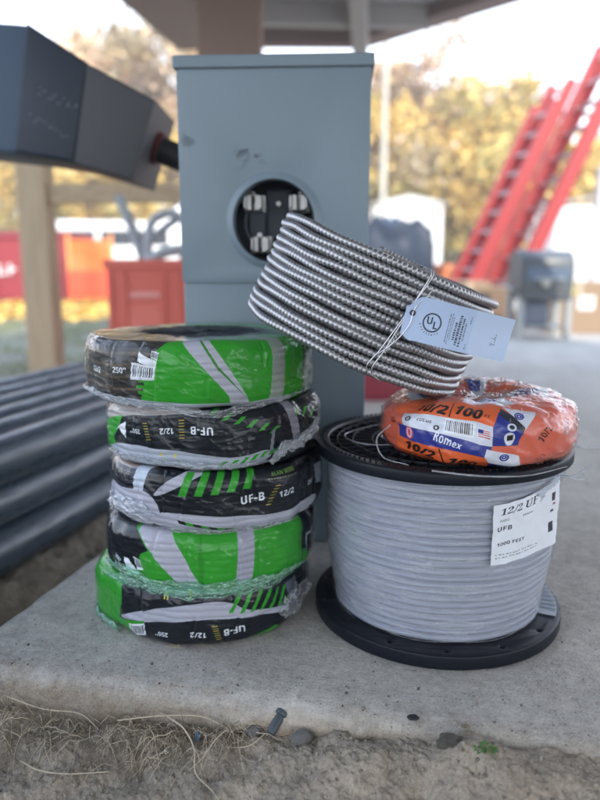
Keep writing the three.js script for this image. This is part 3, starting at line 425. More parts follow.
// ------------------------------------------------------------------ orange bagged coil on the reel
{
  const t = thing('orange_cable_coil', 'orange bagged coil of cable with blue and white label on the reel', 'wire coil', [0.293, RH + 0.001, -1.140], 0);
  const art = canvasTex(2048, 1024, (c) => {
    const X = (a) => (a / 360 + 0.5) * 2048, Y = (b) => (0.5 - b / 360) * 1024, OR = '#ee6a35', BL = '#26328c', WH = '#dcdfe8', K = '#241a1a';
    const poly = (col, pts) => { c.fillStyle = col; c.beginPath(); pts.forEach(([a, b], i) => (i ? c.lineTo(X(a), Y(b)) : c.moveTo(X(a), Y(b)))); c.closePath(); c.fill(); };
    const text = (s, a, b, h, rot, col = K, sx = 1) => { c.save(); c.translate(X(a), Y(b)); c.rotate(rot * D); c.scale(0.78 * sx, 1); c.font = `bold ${h}px sans-serif`; c.textAlign = 'center'; c.textBaseline = 'middle'; c.fillStyle = c.strokeStyle = col; if (h > 45) { c.lineWidth = 4; c.strokeText(s, 0, 0); } c.fillText(s, 0, 0); c.restore(); };
    c.fillStyle = '#e0694f'; c.fillRect(0, 0, 2048, 1024);
    for (let k = 0; k < 4; k++) { const o = k * 90 - 180 + 60; poly(WH, [[o, 150], [o + 40, 150], [o + 46, 70], [o + 6, 66]]); poly(BL, [[o + 10, 130], [o + 30, 130], [o + 36, 86], [o + 14, 82]]); poly(OR, [[o + 44, 150], [o + 66, 150], [o + 70, 70], [o + 50, 66]]); }
    poly(OR, [[-74, 70], [0, 74], [1, 44], [-5, 20], [-26, 29], [-58, 33], [-72, 32]]);
    poly(WH, [[-62, 33], [-40, 34], [-14, 30], [-5, 21], [-5, -5], [-34, 4], [-58, 8]]);
    poly(BL, [[-64, 9], [-58, 8], [-34, 4], [-5, -5], [-8, -23], [-34, -12], [-62, -8]]);
    poly(OR, [[-66, -8], [-34, -12], [-8, -23], [-6, -100], [-66, -100]]);
    poly(BL, [[-1, 49], [13, 18], [9, -4], [-5, -4], [-5, 20]]); poly('#2a2d3c', [[1, 58], [15, 22], [11, 10], [-1, 42]]);
    poly(WH, [[2, 62], [23, 46], [12, 12], [13, 18]]); poly(WH, [[-8, -8], [10, -20], [14, -57], [-6, -38], [-9, -22]]); poly(BL, [[-6, -38], [15, -56], [16, -110], [-6, -110]]);
    text('10/2', -43, 49, 78, 6); text('100', -19, 48, 78, 14); text('FT', -8, 40, 24, 18); poly(K, [[-30.6, 66], [-29.8, 66], [-29.4, 34], [-30.2, 34]]);
    text('10/2', -47, -26, 76, 18); text('100', -21, -44, 76, 22); text('FT', -10, -56, 24, 24); poly(K, [[-34, -14], [-33.2, -14], [-31, -56], [-32, -56]]);
    text('Romex', -29, -3, 36, 17, '#f2f4f8'); text('10/2', 25, 7, 38, -58, '#2c1714'); text('10', -70, 12, 44, 70, '#2c1714'); text('10/2', 44, 10, 40, -58, '#2c1714'); text('10/2', 24, -30, 34, -58, '#8c2f24');
    // barcode
    poly('#f0f2f6', [[-32, 31], [-14, 26], [-15, 2], [-32, 5]]); const r = rng(9); for (let u = 0.05; u < 0.93;) { const w = 0.012 + 0.03 * r(), a0 = lerp(-31.6, -14.4, u), a1 = lerp(-31.6, -14.4, u + w), b = lerp(29, 24, u); poly(K, [[a0, b], [a1, b], [a1, b - 19], [a0, b - 19]]); u += w + 0.015 + 0.03 * r(); }
    poly('#f0f2f6', [[-13, 18], [-6, 14], [-7, 1], [-13, 4]]); for (let i = 0; i < 4; i++) poly('#c0343c', [[-12.6, 16 - i * 3.2], [-6.4, 12.6 - i * 3.2], [-6.6, 11.2 - i * 3.2], [-12.7, 14.6 - i * 3.2]]); poly(BL, [[-12.7, 17], [-10, 15.4], [-10.2, 9], [-12.8, 10.6]]);
    const ring = (a, b, rx, col, fill) => { c.beginPath(); c.ellipse(X(a), Y(b), rx * 0.8, rx, 0, 0, 7); if (fill) { c.fillStyle = col; c.fill(); } else { c.strokeStyle = col; c.lineWidth = 6; c.stroke(); } };
    ring(-53, 0, 22, '#e0566a', true); ring(-53, 0, 13, '#f4d0d4'); ring(-55, 22, 12, K); text('UL', -55, 22, 11, 0); text('cULus', -44, 22, 24, 6); ring(-36, 12, 9, K);
    ring(5, 20, 19, '#e4e7ee', true); ring(5, 20, 11, '#2a3350', true); ring(4, 4, 22, '#dfe2ea', true); poly(K, [[2.6, 7], [6, 8], [6, 1], [2.6, 0]]); ring(11, 40, 17, BL); ring(11, 40, 8, BL); ring(2, -24, 16, BL); ring(2, -24, 7, BL);
  });
  const r0 = 0.09, A = 0.066, B = 0.0475;
  const S = (a, b, off, k) => {
    const s = Math.sin(a * D), c = Math.cos(a * D), cb = Math.cos(b * D), sb = Math.sin(b * D);
    const se = (q, e) => Math.sign(q) * Math.pow(Math.abs(q), e);
    const n = 0.0035 * N3(s * 2.2, c * 2.2, sb * 1.2) + 0.0012 * fbm(a * 0.04, b * 0.03, 2, 2) + 0.0022 * Math.pow(clamp(1 - 2.3 * Math.abs(fbm(a * 0.03 + b * 0.012, b * 0.014, 12, 2))), 3) + 0.0013 * (Math.abs(Math.sin(b * D * 7 + 0.5 * s)) - 0.5) * (0.35 + 0.65 * sstep(18, 30, Math.abs(a + 8) - 20)) + k * (0.0034 * clamp(1 - 2.4 * Math.abs(fbm(a * 0.045 + b * 0.01, b * 0.03, 5, 3))) ** 5 + 0.004 * sstep(60, 120, b));
    const wob = 1 + 0.03 * N3(s, c, 3);
    const dent = sb > 0 ? 1 - 0.2 * sstep(60, 25, Math.abs(a + 95)) : 1; const y = B + (B + n * 0.7 + off) * se(sb, sb > 0 ? 0.82 : 0.7) * dent; let r = r0 * wob + (A + n + off) * se(cb, sb > 0 ? 0.9 : 0.62), yy = y; if (b > 90) { const u = (b - 90) / 90; r = r0 * wob * (1 - 0.97 * u); yy = 2 * B * dent * (1 - 0.22 * sstep(0, 0.8, u)) + n * 1.5 + off; } else if (b < -90) { r = r0 * wob * (1 - 0.97 * (-b - 90) / 90); yy = 0.0006 - off * 0.1; }
    return [r * s, Math.max(0.0005 - off * 0.2, yy), r * c];
  };
  const as = lin(-180, 180, 420), bs = lin(-180, 180, 120);
  part('printed_bag', sheet(as, bs, (a, b) => S(a, b, 0, 0), (a, b) => [a / 360 + 0.5, b / 360 + 0.5]), new THREE.MeshPhysicalMaterial({ map: art, roughness: 0.45, clearcoat: 0.4, clearcoatRoughness: 0.2, bumpMap: rep(grain, 5, 2), bumpScale: 0.0004, side: THREE.DoubleSide }), t);
  part('clear_film', sheet(as, bs.filter((b) => b > -70 && b < 160), (a, b) => S(a, b, 0.0018, 1), (a, b) => [a / 90, b / 360 + 0.5]), FILM, t);
  const W = (pts, r) => part('film_tail', tubeAlong(curve(pts.map((p) => V(...p)), 40), (s, a) => r * (1 - 0.6 * s) * (1 + 0.7 * fbm(s * 9, Math.cos(a), Math.sin(a), 3)), 8), FILM_MILKY, t);
  W([[-0.15, 0.05, 0.06], [-0.172, 0.03, 0.07], [-0.165, 0.006, 0.085], [-0.13, 0.003, 0.125]], 0.0017); W([[0.12, 0.03, 0.1], [0.15, 0.022, 0.1], [0.18, 0.024, 0.09], [0.2, 0.028, 0.085]], 0.0022); W([[-0.1, 0.003, 0.155], [-0.04, 0.002, 0.176], [0.03, 0.002, 0.176], [0.1, 0.008, 0.15]], 0.0018);
}

// ------------------------------------------------------------------ armoured cable coil leaning on both
const MC = new THREE.Group();
{
  const t = MC; t.name = 'armored_cable_coil'; scene.add(t); tag(t, 'tilted coil of shiny ribbed steel armored cable resting on the stack and reel', 'cable coil');
  t.position.set(0.122, 0.556, -1.2); t.rotation.order = 'XYZ'; t.rotation.set(4 * D, 0, -24 * D);
  const turns = 13, pitch = 0.0129, R = 0.1855, rt = 0.0066, p = 0.0076;
  const beads = Math.round(2 * Math.PI * R / p), n = beads * 8;
  const pts = [], rows = [];
  for (let i = 0; i <= n * turns; i++) {
    const a = i / n * 2 * Math.PI + Math.PI, k = i / n; const s = Math.sin(a), c = Math.cos(a), row = Math.floor(k);
    const r = R + 0.003 * N3(s * 1.2, c * 1.2, row * 0.9) + 0.0009 * N3(s * 4, c * 4, row * 1.7), y = (k - turns / 2) * pitch + 0.0022 * N3(s * 1.3, c * 1.3, row * 0.8 + 40) + (row < 3 ? -0.002 : 0);
    pts.push(V(r * s, y, r * c));
  }
  const nr = 10;
  part('cable', tubeAlong(pts, (s, a, l) => { const ph = l / p; const q = 2 * (ph - Math.floor(ph)) - 1; return rt * (0.68 + 0.34 * Math.sqrt(Math.max(0, 1 - q * q))); }, nr), M.steel, t);
  for (const [q, rr] of [[1, 0.1725], [2, 0.1595], [3, 0.1465]]) {
    const P = []; const m = q === 1 ? 780 : 160; for (let i = 0; i <= m * turns; i++) { const a = i / m * 2 * Math.PI + Math.PI, k = i / m; P.push(V((rr + 0.001 * N3(k, q, 1)) * Math.sin(a), (k - turns / 2) * pitch + (q % 2 ? -0.003 : -0.006), rr * Math.cos(a))); }
    part('inner_cable', tubeAlong(P, (s, a, l) => q === 1 ? rt * (0.8 + 0.2 * Math.abs(Math.sin(Math.PI * l / p))) : rt, q === 1 ? 8 : 6), M.steel, t);
  }
  const tie = (a, w, da) => { const P = [], h = turns * pitch / 2 + 0.0035; const Q = [[0.192, -h + 0.012], [0.1945, -h * 0.5], [0.1945, 0], [0.1945, h * 0.5], [0.193, h - 0.01], [0.185, h], [0.16, h + 0.001], [0.135, h], [0.13, h - 0.01], [0.13, 0], [0.13, -h + 0.01], [0.14, -h], [0.16, -h - 0.001], [0.185, -h]]; Q.forEach(([r, y], i) => { const b = (a + da * (i < 6 ? y / h : 1)) * D; P.push(V(r * Math.sin(b), y, r * Math.cos(b))); }); return new THREE.CatmullRomCurve3(P, true).getPoints(200); };
  part('tie_wire', tubeAlong(tie(7, 0, 3), 0.0010, 6), M.wire, t); part('tie_wire', tubeAlong(tie(6.2, 0, 5), 0.0009, 6), M.wire, t);
  // twisted ends of the tie
  const tw = []; for (let i = 0; i <= 60; i++) { const u = i / 60; tw.push(V(0.02 + 0.006 * u + 0.0015 * Math.cos(u * 40), -0.045 + 0.035 * u, 0.1965 + 0.0015 * Math.sin(u * 40))); } part('tie_twist', tubeAlong(tw, 0.0009, 6), M.wire, t);
}
{
  // the tag that hangs from the tie wire
  const t = thing('hang_tag', 'pale blue card tag with a circled mark, wired to the steel coil', 'tag', [0.224, 0.53, -0.990], 0);
  const art = canvasTex(1024, 400, (c) => {
    c.fillStyle = '#b4c8e6'; c.fillRect(0, 0, 1024, 400); c.fillStyle = '#bfd0ea'; c.fillRect(640, 0, 384, 400);
    c.strokeStyle = '#1c2430'; c.fillStyle = '#1c2430'; c.lineWidth = 13; c.beginPath(); c.arc(258, 205, 80, 0, 7); c.stroke();
    c.save(); c.translate(258, 205); c.rotate(-0.05); c.font = 'bold 92px sans-serif'; c.textAlign = 'center'; c.fillText('U', -24, 16); c.fillText('L', 30, 52); c.restore();
    for (let i = 0; i < 9; i++) { c.save(); c.translate(258, 205); c.rotate((-128 + i * 14) * D - Math.PI / 2 - 0.1); c.font = 'bold 24px sans-serif'; c.fillText('CLASSIFIED'[i] ?? '', 0, -98); c.restore(); }
    const col = (x, w, h0, h1, a, seed) => { const r = rng(seed); c.globalAlpha = a; for (let y = h0; y < h1;) { const l = 5 + r() * 13; c.fillRect(x, y, w, l); y += l + 4 + r() * 5; } c.globalAlpha = 1; };
    col(404, 9, 90, 330, 0.75, 1); col(424, 8, 80, 350, 0.6, 2); col(442, 8, 110, 320, 0.6, 3); col(470, 20, 150, 300, 0.85, 4); col(500, 24, 80, 350, 0.85, 5); col(536, 18, 100, 350, 0.85, 6); col(566, 14, 140, 300, 0.6, 7); col(606, 9, 70, 140, 0.7, 8); col(606, 9, 320, 360, 0.7, 9); col(884, 8, 170, 260, 0.7, 10); c.font = '44px serif'; c.save(); c.translate(850, 240); c.rotate(1.5); c.fillText('7', -40, 0); c.fillText('A', 10, 6); c.restore();
  });
  const w = 0.158, h = 0.063, th = 0.0007;
  const S = (u, v, s) => { const x = (u - 0.5) * w, hh = h * lerp(0.62 + 0.38 * sstep(0, 0.14, u), 1, sstep(0, 0.14, u)), y = (v - 0.5) * hh - (1 - sstep(0, 0.14, u)) * 0.006, z = 0.004 * Math.sin(u * 4.2) - 0.010 * sstep(0.3, 1, u) + 0.0015 * Math.cos(v * 5) + s * th; return [x, y, z]; };
  const us = lin(0, 1, 60), vs = lin(0, 1, 24);
  const card = mergeGeometries([sheet(us, vs, (u, v) => S(u, v, 1)), sheet(us, vs, (u, v) => S(u, v, -1), () => [0.99, 0.02]), ...[0, 1].map((k) => sheet(us, [-1, 1], (u, s) => S(u, k, s), () => [0.99, 0.02])), ...[0, 1].map((k) => sheet(vs, [-1, 1], (v, s) => S(k, v, s), () => [0.99, 0.02]))]);
  t.rotation.set(0, 0, -14 * D);
  part('card', card, new THREE.MeshStandardMaterial({ map: art, roughness: 0.55, side: THREE.DoubleSide }), t);
  part('eyelet', new THREE.TorusGeometry(0.0032, 0.0011, 8, 24).translate(-0.069, 0.006, 0.0012), M.boxDark, t);
  part('string', tubeAlong(curve([V(-0.069, 0.006, 0.001), V(-0.066, 0.018, 0.002), V(-0.058, 0.028, 0.0), V(-0.05, 0.042, -0.006)], 30), 0.0009, 6), M.wire, t); part('string', tubeAlong(curve([V(-0.069, 0.006, 0.001), V(-0.07, -0.012, 0.004), V(-0.083, -0.04, 0.0), V(-0.1, -0.062, -0.006)], 30), 0.0008, 6), M.wire, t);
}

// ------------------------------------------------------------------ meter box
{
  const t = thing('meter_box', 'tall grey metal electric meter box with round open socket', 'meter box', [-0.054, 0, -1.5], -3 * D);
  const W = 0.393, top = 1.03, seam = 0.58, cx = 0.0, cy = 0.707;
  const face = (x0, x1, y0, y1, hole) => { const s = new THREE.Shape(); const r = 0.006; s.moveTo(x0 + r, y0); s.lineTo(x1 - r, y0); s.quadraticCurveTo(x1, y0, x1, y0 + r); s.lineTo(x1, y1 - r); s.quadraticCurveTo(x1, y1, x1 - r, y1); s.lineTo(x0 + r, y1); s.quadraticCurveTo(x0, y1, x0, y1 - r); s.lineTo(x0, y0 + r); s.quadraticCurveTo(x0, y0, x0 + r, y0); if (hole) { const h = new THREE.Path(); h.absarc(cx, cy, hole, 0, 2 * Math.PI, true); s.holes.push(h); } return s; };
  const ext = (s, d, bev, z) => { const g = new THREE.ExtrudeGeometry(s, { depth: d - 2 * bev, bevelEnabled: true, bevelSize: bev, bevelThickness: bev, bevelSegments: 3, curveSegments: 64 }); g.translate(0, 0, z + bev); return toCreasedNormals(g, 0.5); };
  part('upper_cover', ext(face(-W / 2 + 0.002, W / 2 - 0.002, seam + 0.0015, top - 0.026, 0.086), 0.006, 0.0018, -0.006), M.box, t);
  part('lower_cover', ext(face(-W / 2 + 0.004, W / 2 - 0.004, 0.004, seam - 0.0015), 0.006, 0.0018, -0.010), M.box, t);
  part('top_cap', box(W + 0.012, 0.025, 0.178, 0, top - 0.0125, -0.082, 0.004, 3), M.box, t);
  for (const s of [-1, 1]) part('side_panel', box(0.003, top - 0.03, 0.158, s * (W / 2 - 0.004), (top - 0.03) / 2, -0.092, 0.001), M.box, t);
  part('back_panel', box(W - 0.012, top - 0.03, 0.003, 0, (top - 0.03) / 2, -0.17, 0.001), M.box, t); part('bottom_panel', box(W - 0.014, 0.003, 0.155, 0, 0.005, -0.092, 0.001), M.box, t);
  part('bottom_lip', box(W - 0.02, 0.02, 0.01, 0, seam - 0.002, -0.016, 0.002), M.box, t);
  const ring = new THREE.LatheGeometry([[0.083, -0.02], [0.083, 0.006], [0.0845, 0.009], [0.087, 0.0095], [0.09, 0.007], [0.096, 0.003], [0.0995, 0.0005], [0.1, -0.001]].map(([x, y]) => new THREE.Vector2(x, y)), 96); ring.rotateX(Math.PI / 2); ring.translate(cx, cy, 0);
  part('socket_ring', ring, M.box, t);
  part('hub_rim', new THREE.TorusGeometry(0.083, 0.0018, 8, 96).translate(cx, cy, 0.0075), M.boxDark, t);
  const sk = part('socket', box(0.19, 0.22, 0.004, cx, cy, -0.115, 0.001), M.boxDark, t);
  part('socket_block', box(0.06, 0.15, 0.035, cx + 0.004, cy, -0.095, 0.006), M.boxDark, sk); part('socket_block', box(0.04, 0.075, 0.05, cx - 0.042, cy - 0.004, -0.085, 0.006), M.boxDark, sk); part('socket_block', box(0.04, 0.075, 0.05, cx + 0.042, cy - 0.004, -0.085, 0.006), M.boxDark, sk);
  for (const sx of [-1, 1]) for (const sy of [-1, 1]) {
    const j = [], x = cx + (sx < 0 ? (sy > 0 ? -0.046 : -0.032) : (sy > 0 ? 0.05 : 0.04)), y = cy + (sy > 0 ? 0.04 : -0.046);
    for (const k of [-1, 1]) { j.push(box(0.011, 0.032, 0.04, x + k * 0.009, y, -0.042, 0.002)); j.push(box(0.005, 0.026, 0.024, x + k * 0.0165, y, -0.022, 0.002)); }
    j.push(box(0.046, 0.036, 0.012, x, y, -0.066, 0.002)); if (sy > 0) j.push(bar(V(x + 0.012 * -sx * -1, y + 0.006, -0.03), V(x + 0.036 * sx, y + 0.034, -0.06), 0.03, 0.006));
    part('jaw', j, M.alu, sk);
    part('jaw_bolt', cyl(0.006, 0.006, 0.01, 6).rotateX(Math.PI / 2).translate(x + sx * 0.004, y + 0.02, -0.056), M.alu, sk);
  }
  part('jaw_bolt', cyl(0.005, 0.005, 0.012, 12).rotateX(Math.PI / 2).translate(cx + 0.004, cy + 0.041, -0.074), M.alu, sk);
  const hoop = new THREE.TorusGeometry(0.066, 0.003, 8, 40, 1.9).rotateZ(2.3).translate(cx, cy, -0.05); part('bonding_strap', hoop, M.greyPlug, sk);
  // scuffs worn into the paint: shallow dull smears standing a hair proud of the cover
  const rs = rng(61);
  for (const [x, y, n, len, ang] of [[-0.178, 0.86, 7, 0.03, 1.3], [-0.06, 0.836, 8, 0.05, 0.35], [-0.03, 0.829, 5, 0.03, 0.2]]) {
    const gs = []; for (let i = 0; i < n; i++) { const px = x + (rs() - 0.5) * 0.02, py = y + (rs() - 0.5) * 0.03, l = len * (0.25 + 0.5 * rs()), w = 0.0012 + 0.003 * rs(), a = ang + (rs() - 0.5) * 0.7; const g = sheet(lin(-1, 1, 12), lin(-1, 1, 3), (u, v) => [u * l / 2, v * w * Math.sqrt(1 - u * u) + 0.002 * Math.sin(u * 3 + i), 0]); g.rotateZ(a); g.translate(px, py, 0.0009); gs.push(g); }
    part('scuff', gs, M.scuff, t);
  }
}

// ------------------------------------------------------------------ conduit pile on the left
{
  const dir = V(0.292, 0, -0.956), off = V(-0.956, 0, -0.292), r = 0.055, L = 3.1;
  const sh = [[r, -L / 2], [r, L / 2], [r - 0.004, L / 2], [r - 0.004, -L / 2], [r, -L / 2]].map(([a, b]) => new THREE.Vector2(a, b));
  const geo = toCreasedNormals(new THREE.LatheGeometry(sh, 28), 0.7); geo.rotateX(Math.PI / 2); geo.rotateY(Math.atan2(dir.x, dir.z));
  const rr = rng(4); let proto;
  const rowsName = ['bottom', 'middle', 'top'];
  const colName = ['nearest the slab', 'second column from the slab', 'third column from the slab', 'fourth column from the slab', 'fifth column from the slab', 'farthest from the slab'];
  for (let k = 0; k < 3; k++) for (let m = 0; m < 6; m++) {
    const o = proto ? proto.clone() : (proto = new THREE.Mesh(geo, M.pipe)); o.name = numbered('conduit_pipe'); o.castShadow = o.receiveShadow = true;
    const j = (rr() - 0.5) * 0.012, s = -0.1 + (rr() - 0.5) * 0.24; // slide along
    o.position.copy(V(-0.66, 0, -1.5)).addScaledVector(off, 0.058 + m * 0.1115 + j + (k % 2) * 0.016).addScaledVector(dir, s - 0.35); o.position.y = yGround + 0.002 + r + k * 0.1085; o.rotation.y = (rr() - 0.5) * 0.008;
    const hid = k < 2 && m > 0;
    tag(o, hid ? 'dark grey plastic conduit pipe inside the pile, hidden between others' : `dark grey plastic conduit pipe, ${rowsName[k]} layer of the pile, ${colName[m]}`, 'pipe', hid ? 'conduit pipes buried in the pile' : 'conduit pipes piled beside the slab'); scene.add(o);
  }
  const p = V(-0.66, 0, -1.5).addScaledVector(off, 0.16).addScaledVector(dir, 0.1); const chip = tag(part('cardboard_scrap', box(0.05, 0.004, 0.035, 0, 0, 0, 0.001).rotateY(0.5), M.tape, scene), 'small tan scrap lying on top of the conduit pile', 'scrap'); chip.position.set(p.x, yGround + 0.002 + r + 2 * 0.1085 + r + 0.002, p.z);
}

// ------------------------------------------------------------------ wooden fence frame
{
  const t = thing('fence_frame', 'wooden fence frame of thick post and one rail behind the pipes', 'fence', [-1.6, 0, -4.4]);
  const uvw = (g) => g;
  part('post', uvw(box(0.175, 1.34, 0.175, 0, 0.56, 0, 0.008)), M.wood, t); const rl = box(1.55, 0.112, 0.05, 0.82, 1.035, 0.03, 0.005); rl.rotateZ(0); part('rail', rl, M.wood, t); part('post', box(0.175, 1.3, 0.175, 1.6, 0.55, 0, 0.008), M.wood, t);
}
// ------------------------------------------------------------------ raised machine housing, upper left
{
  const t = thing('machine_housing', 'dark blue and grey machine housing raised at an angle, black tube at its end', 'machine', [0, 0, -2.0]);
  const ex = (pts, d, z) => { const s = new THREE.Shape(pts.map((p) => new THREE.Vector2(...p))), g = new THREE.ExtrudeGeometry(s, { depth: d, bevelEnabled: true, bevelSize: 0.008, bevelThickness: 0.008, bevelSegments: 3 }); g.translate(0, 0, z); return toCreasedNormals(g, 0.6); };
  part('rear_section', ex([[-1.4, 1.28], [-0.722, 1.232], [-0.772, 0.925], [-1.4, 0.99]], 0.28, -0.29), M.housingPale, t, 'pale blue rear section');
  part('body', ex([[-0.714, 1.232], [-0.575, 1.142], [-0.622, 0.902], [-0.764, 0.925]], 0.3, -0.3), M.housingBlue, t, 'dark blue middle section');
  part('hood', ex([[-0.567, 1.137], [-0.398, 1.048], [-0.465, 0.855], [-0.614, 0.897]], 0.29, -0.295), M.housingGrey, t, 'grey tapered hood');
  const tb = tubeAlong([V(-0.45, 0.965, -0.15), V(-0.4, 0.945, -0.15), V(-0.3, 0.905, -0.15), V(-0.24, 0.88, -0.15)], 0.038, 24); part('tube', tb, M.blackRubber, t); part('collar', tubeAlong([V(-0.425, 0.955, -0.15), V(-0.408, 0.948, -0.15)], 0.047, 24), mat(0.1, 0.02, 0.02, 0.7), t, 'dull red collar');
  const r = rng(31), sp = []; for (let i = 0; i < 26; i++) { const k = i < 13 ? 0 : 1, u = (i % 13) / 13; sp.push(box(0.003 + 0.006 * r(), 0.003 + 0.005 * r(), 0.0012, (k ? -0.725 : -0.70) + u * 0.105 + 0.006 * r(), (k ? 1.005 : 1.075) - u * 0.05 + 0.022 * (r() - 0.5), 0.0088, 0.0004, 1)); } part('lettering', sp, mat(0.12, 0.14, 0.17, 0.8), t, 'worn pale lettering');
  part('stand_leg', box(0.07, 1.1, 0.07, -1.25, 0.44, -0.15, 0.006), M.housingBlue, t); part('stand_leg', box(0.07, 1.1, 0.07, -1.05, 0.42, -0.26, 0.006), M.housingBlue, t);
}

// ------------------------------------------------------------------ yard behind, left
{
  const t = thing('red_dumpster', 'dark red dumpster with pale lettering at the far left', 'dumpster', [-6.2, yGround, -14.4]);
  part('body', box(3.5, 1.24, 1.7, 0, 0.66, 0, 0.02), M.darkRed, t); for (let i = 0; i < 6; i++) part('side_rib', box(0.09, 1.1, 0.08, -1.6 + i * 0.66, 0.62, 0.87, 0.01), M.darkRed, t); part('top_rail', box(3.6, 0.1, 1.8, 0, 1.25, 0, 0.02), M.darkRed, t);
  const l = []; for (let i = 0; i < 5; i++) { l.push(box(0.05, 0.2, 0.012, -0.1 + i * 0.2, 0.62, 0.918, 0.004), box(0.14, 0.045, 0.012, -0.05 + i * 0.2, 0.62 + ((i % 3) - 1) * 0.08, 0.9185, 0.004)); } part('lettering', l, M.white, t);
  part('lid', box(3.3, 0.05, 1.5, 0, 1.32, 0, 0.02), M.blackRubber, t);
}
{
  const t = thing('safety_barrier', 'bright orange mesh safety barrier beside the red dumpster', 'barrier', [-3.78, yGround, -13]);
  for (const x of [-0.42, 0.36]) part('post', box(0.05, 1.3, 0.05, x, 0.6, 0.03, 0.005), M.orangePale, t); 
  const g = sheet(lin(-0.42, 0.36, 30), lin(0.1, 1.15, 20), (x, y) => [x, y, 0.05 * Math.sin(x * 9) + 0.02 * Math.sin(y * 7 + x * 4)]); part('mesh_panel', g, M.orange, t);
  part('mesh_panel', sheet(lin(-0.4, 0.3, 20), lin(0.12, 0.6, 10), (x, y) => [x, y, 0.12 + 0.04 * Math.sin(x * 11)]), M.orangeRed, t, 'redder folded lower panel');
}
{
  const t = thing('work_van', 'white van parked behind the orange barrier', 'van', [-4.6, yGround, -20]);
  const s = new THREE.Shape([[-2.2, 0.4], [2.1, 0.4], [2.2, 0.9], [1.9, 1.1], [1.3, 1.75], [-2.15, 1.8]].map((p) => new THREE.Vector2(...p))); const g = new THREE.ExtrudeGeometry(s, { depth: 1.7, bevelEnabled: true, bevelSize: 0.06, bevelThickness: 0.06, bevelSegments: 3 }); g.translate(0, 0, -0.85); part('body', toCreasedNormals(g, 0.7), M.white, t);
  for (const [x0, x1] of [[0.3, 1.1], [-0.7, 0.15], [-1.8, -0.85]]) part('window', box(x1 - x0, 0.4, 0.02, (x0 + x1) / 2, 1.4, 0.912, 0.01), M.glassDark, t);
  for (const x of [-1.4, 1.4]) for (const z of [-0.8, 0.85]) { const w = part('wheel', cyl(0.34, 0.34, 0.2, 24).rotateX(Math.PI / 2).translate(x, 0.34, z), M.blackRubber, t); part('rim', cyl(0.19, 0.19, 0.215, 16).rotateX(Math.PI / 2).translate(x, 0.34, z), M.offWhite, w); }
}
{
  const t = thing('plastic_bin', 'coral red plastic bin full of grey conduit scrap beside the meter box', 'bin', [-0.87, yGround, -4.15]);
  const w = 0.42, h = 0.74, d = 0.36; for (const s of [-1, 1]) { part('side_wall', box(0.012, h, d, s * (w / 2 - 0.006), h / 2, 0, 0.003), M.coral, t); part('wall', box(w - 0.026, h, 0.012, 0, h / 2, s * (d / 2 - 0.006), 0.003), M.coral, t); } part('floor_panel', box(w - 0.03, 0.012, d - 0.03, 0, 0.02, 0, 0.003), M.coral, t);
  part('rim', [box(w + 0.03, 0.05, 0.02, 0, h - 0.02, d / 2 + 0.004), box(0.02, 0.05, d, w / 2 + 0.006, h - 0.02, 0), box(0.02, 0.05, d, -w / 2 - 0.006, h - 0.02, 0)], M.coral, t);
  for (const x of [-0.19, -0.11, 0.11, 0.19]) part('rib', box(0.018, h - 0.07, 0.014, x, h / 2 - 0.03, d / 2 + 0.006, 0.003), M.coral, t); part('label_panel', box(0.17, 0.03, 0.008, 0.0, 0.55, d / 2 + 0.005, 0.003), mat(0.7, 0.3, 0.26, 0.6), t); part('label_panel', box(0.19, 0.24, 0.006, 0.0, 0.36, d / 2 + 0.004, 0.003), mat(0.66, 0.16, 0.115, 0.6), t);
  const pz = -4.15, P = (name, label, pts, r) => tag(part(name, tubeAlong(curve(pts.map((q) => V(...q)), 40), r, 14), M.greyPipe, scene), label, 'pipe', 'grey pipes in the coral bin');
  P('scrap_pipe', 'grey pipe leaning left out of the coral bin', [[-1.04, 1.0, pz], [-0.98, 0.86, pz], [-0.92, 0.68, pz], [-0.86, 0.35, pz]], 0.03);
  P('scrap_pipe', 'grey pipe lying across the mouth of the coral bin', [[-0.96, 0.7, pz - 0.05], [-0.84, 0.79, pz - 0.05], [-0.74, 0.86, pz - 0.05], [-0.6, 0.94, pz - 0.06]], 0.022);
  P('scrap_elbow', 'curved grey conduit elbow above the coral bin', [[-0.86, 0.45, pz + 0.08], [-0.86, 0.74, pz + 0.08], [-0.83, 0.86, pz + 0.08], [-0.74, 0.9, pz + 0.08], [-0.66, 0.86, pz + 0.08], [-0.64, 0.76, pz + 0.06], [-0.72, 0.5, pz + 0.04]], 0.026);
  P('scrap_pipe', 'short grey pipe resting on the right rim of the coral bin', [[-0.9, 0.6, pz + 0.1], [-0.78, 0.68, pz + 0.1], [-0.66, 0.7, pz + 0.1], [-0.58, 0.71, pz + 0.1]], 0.032);
}
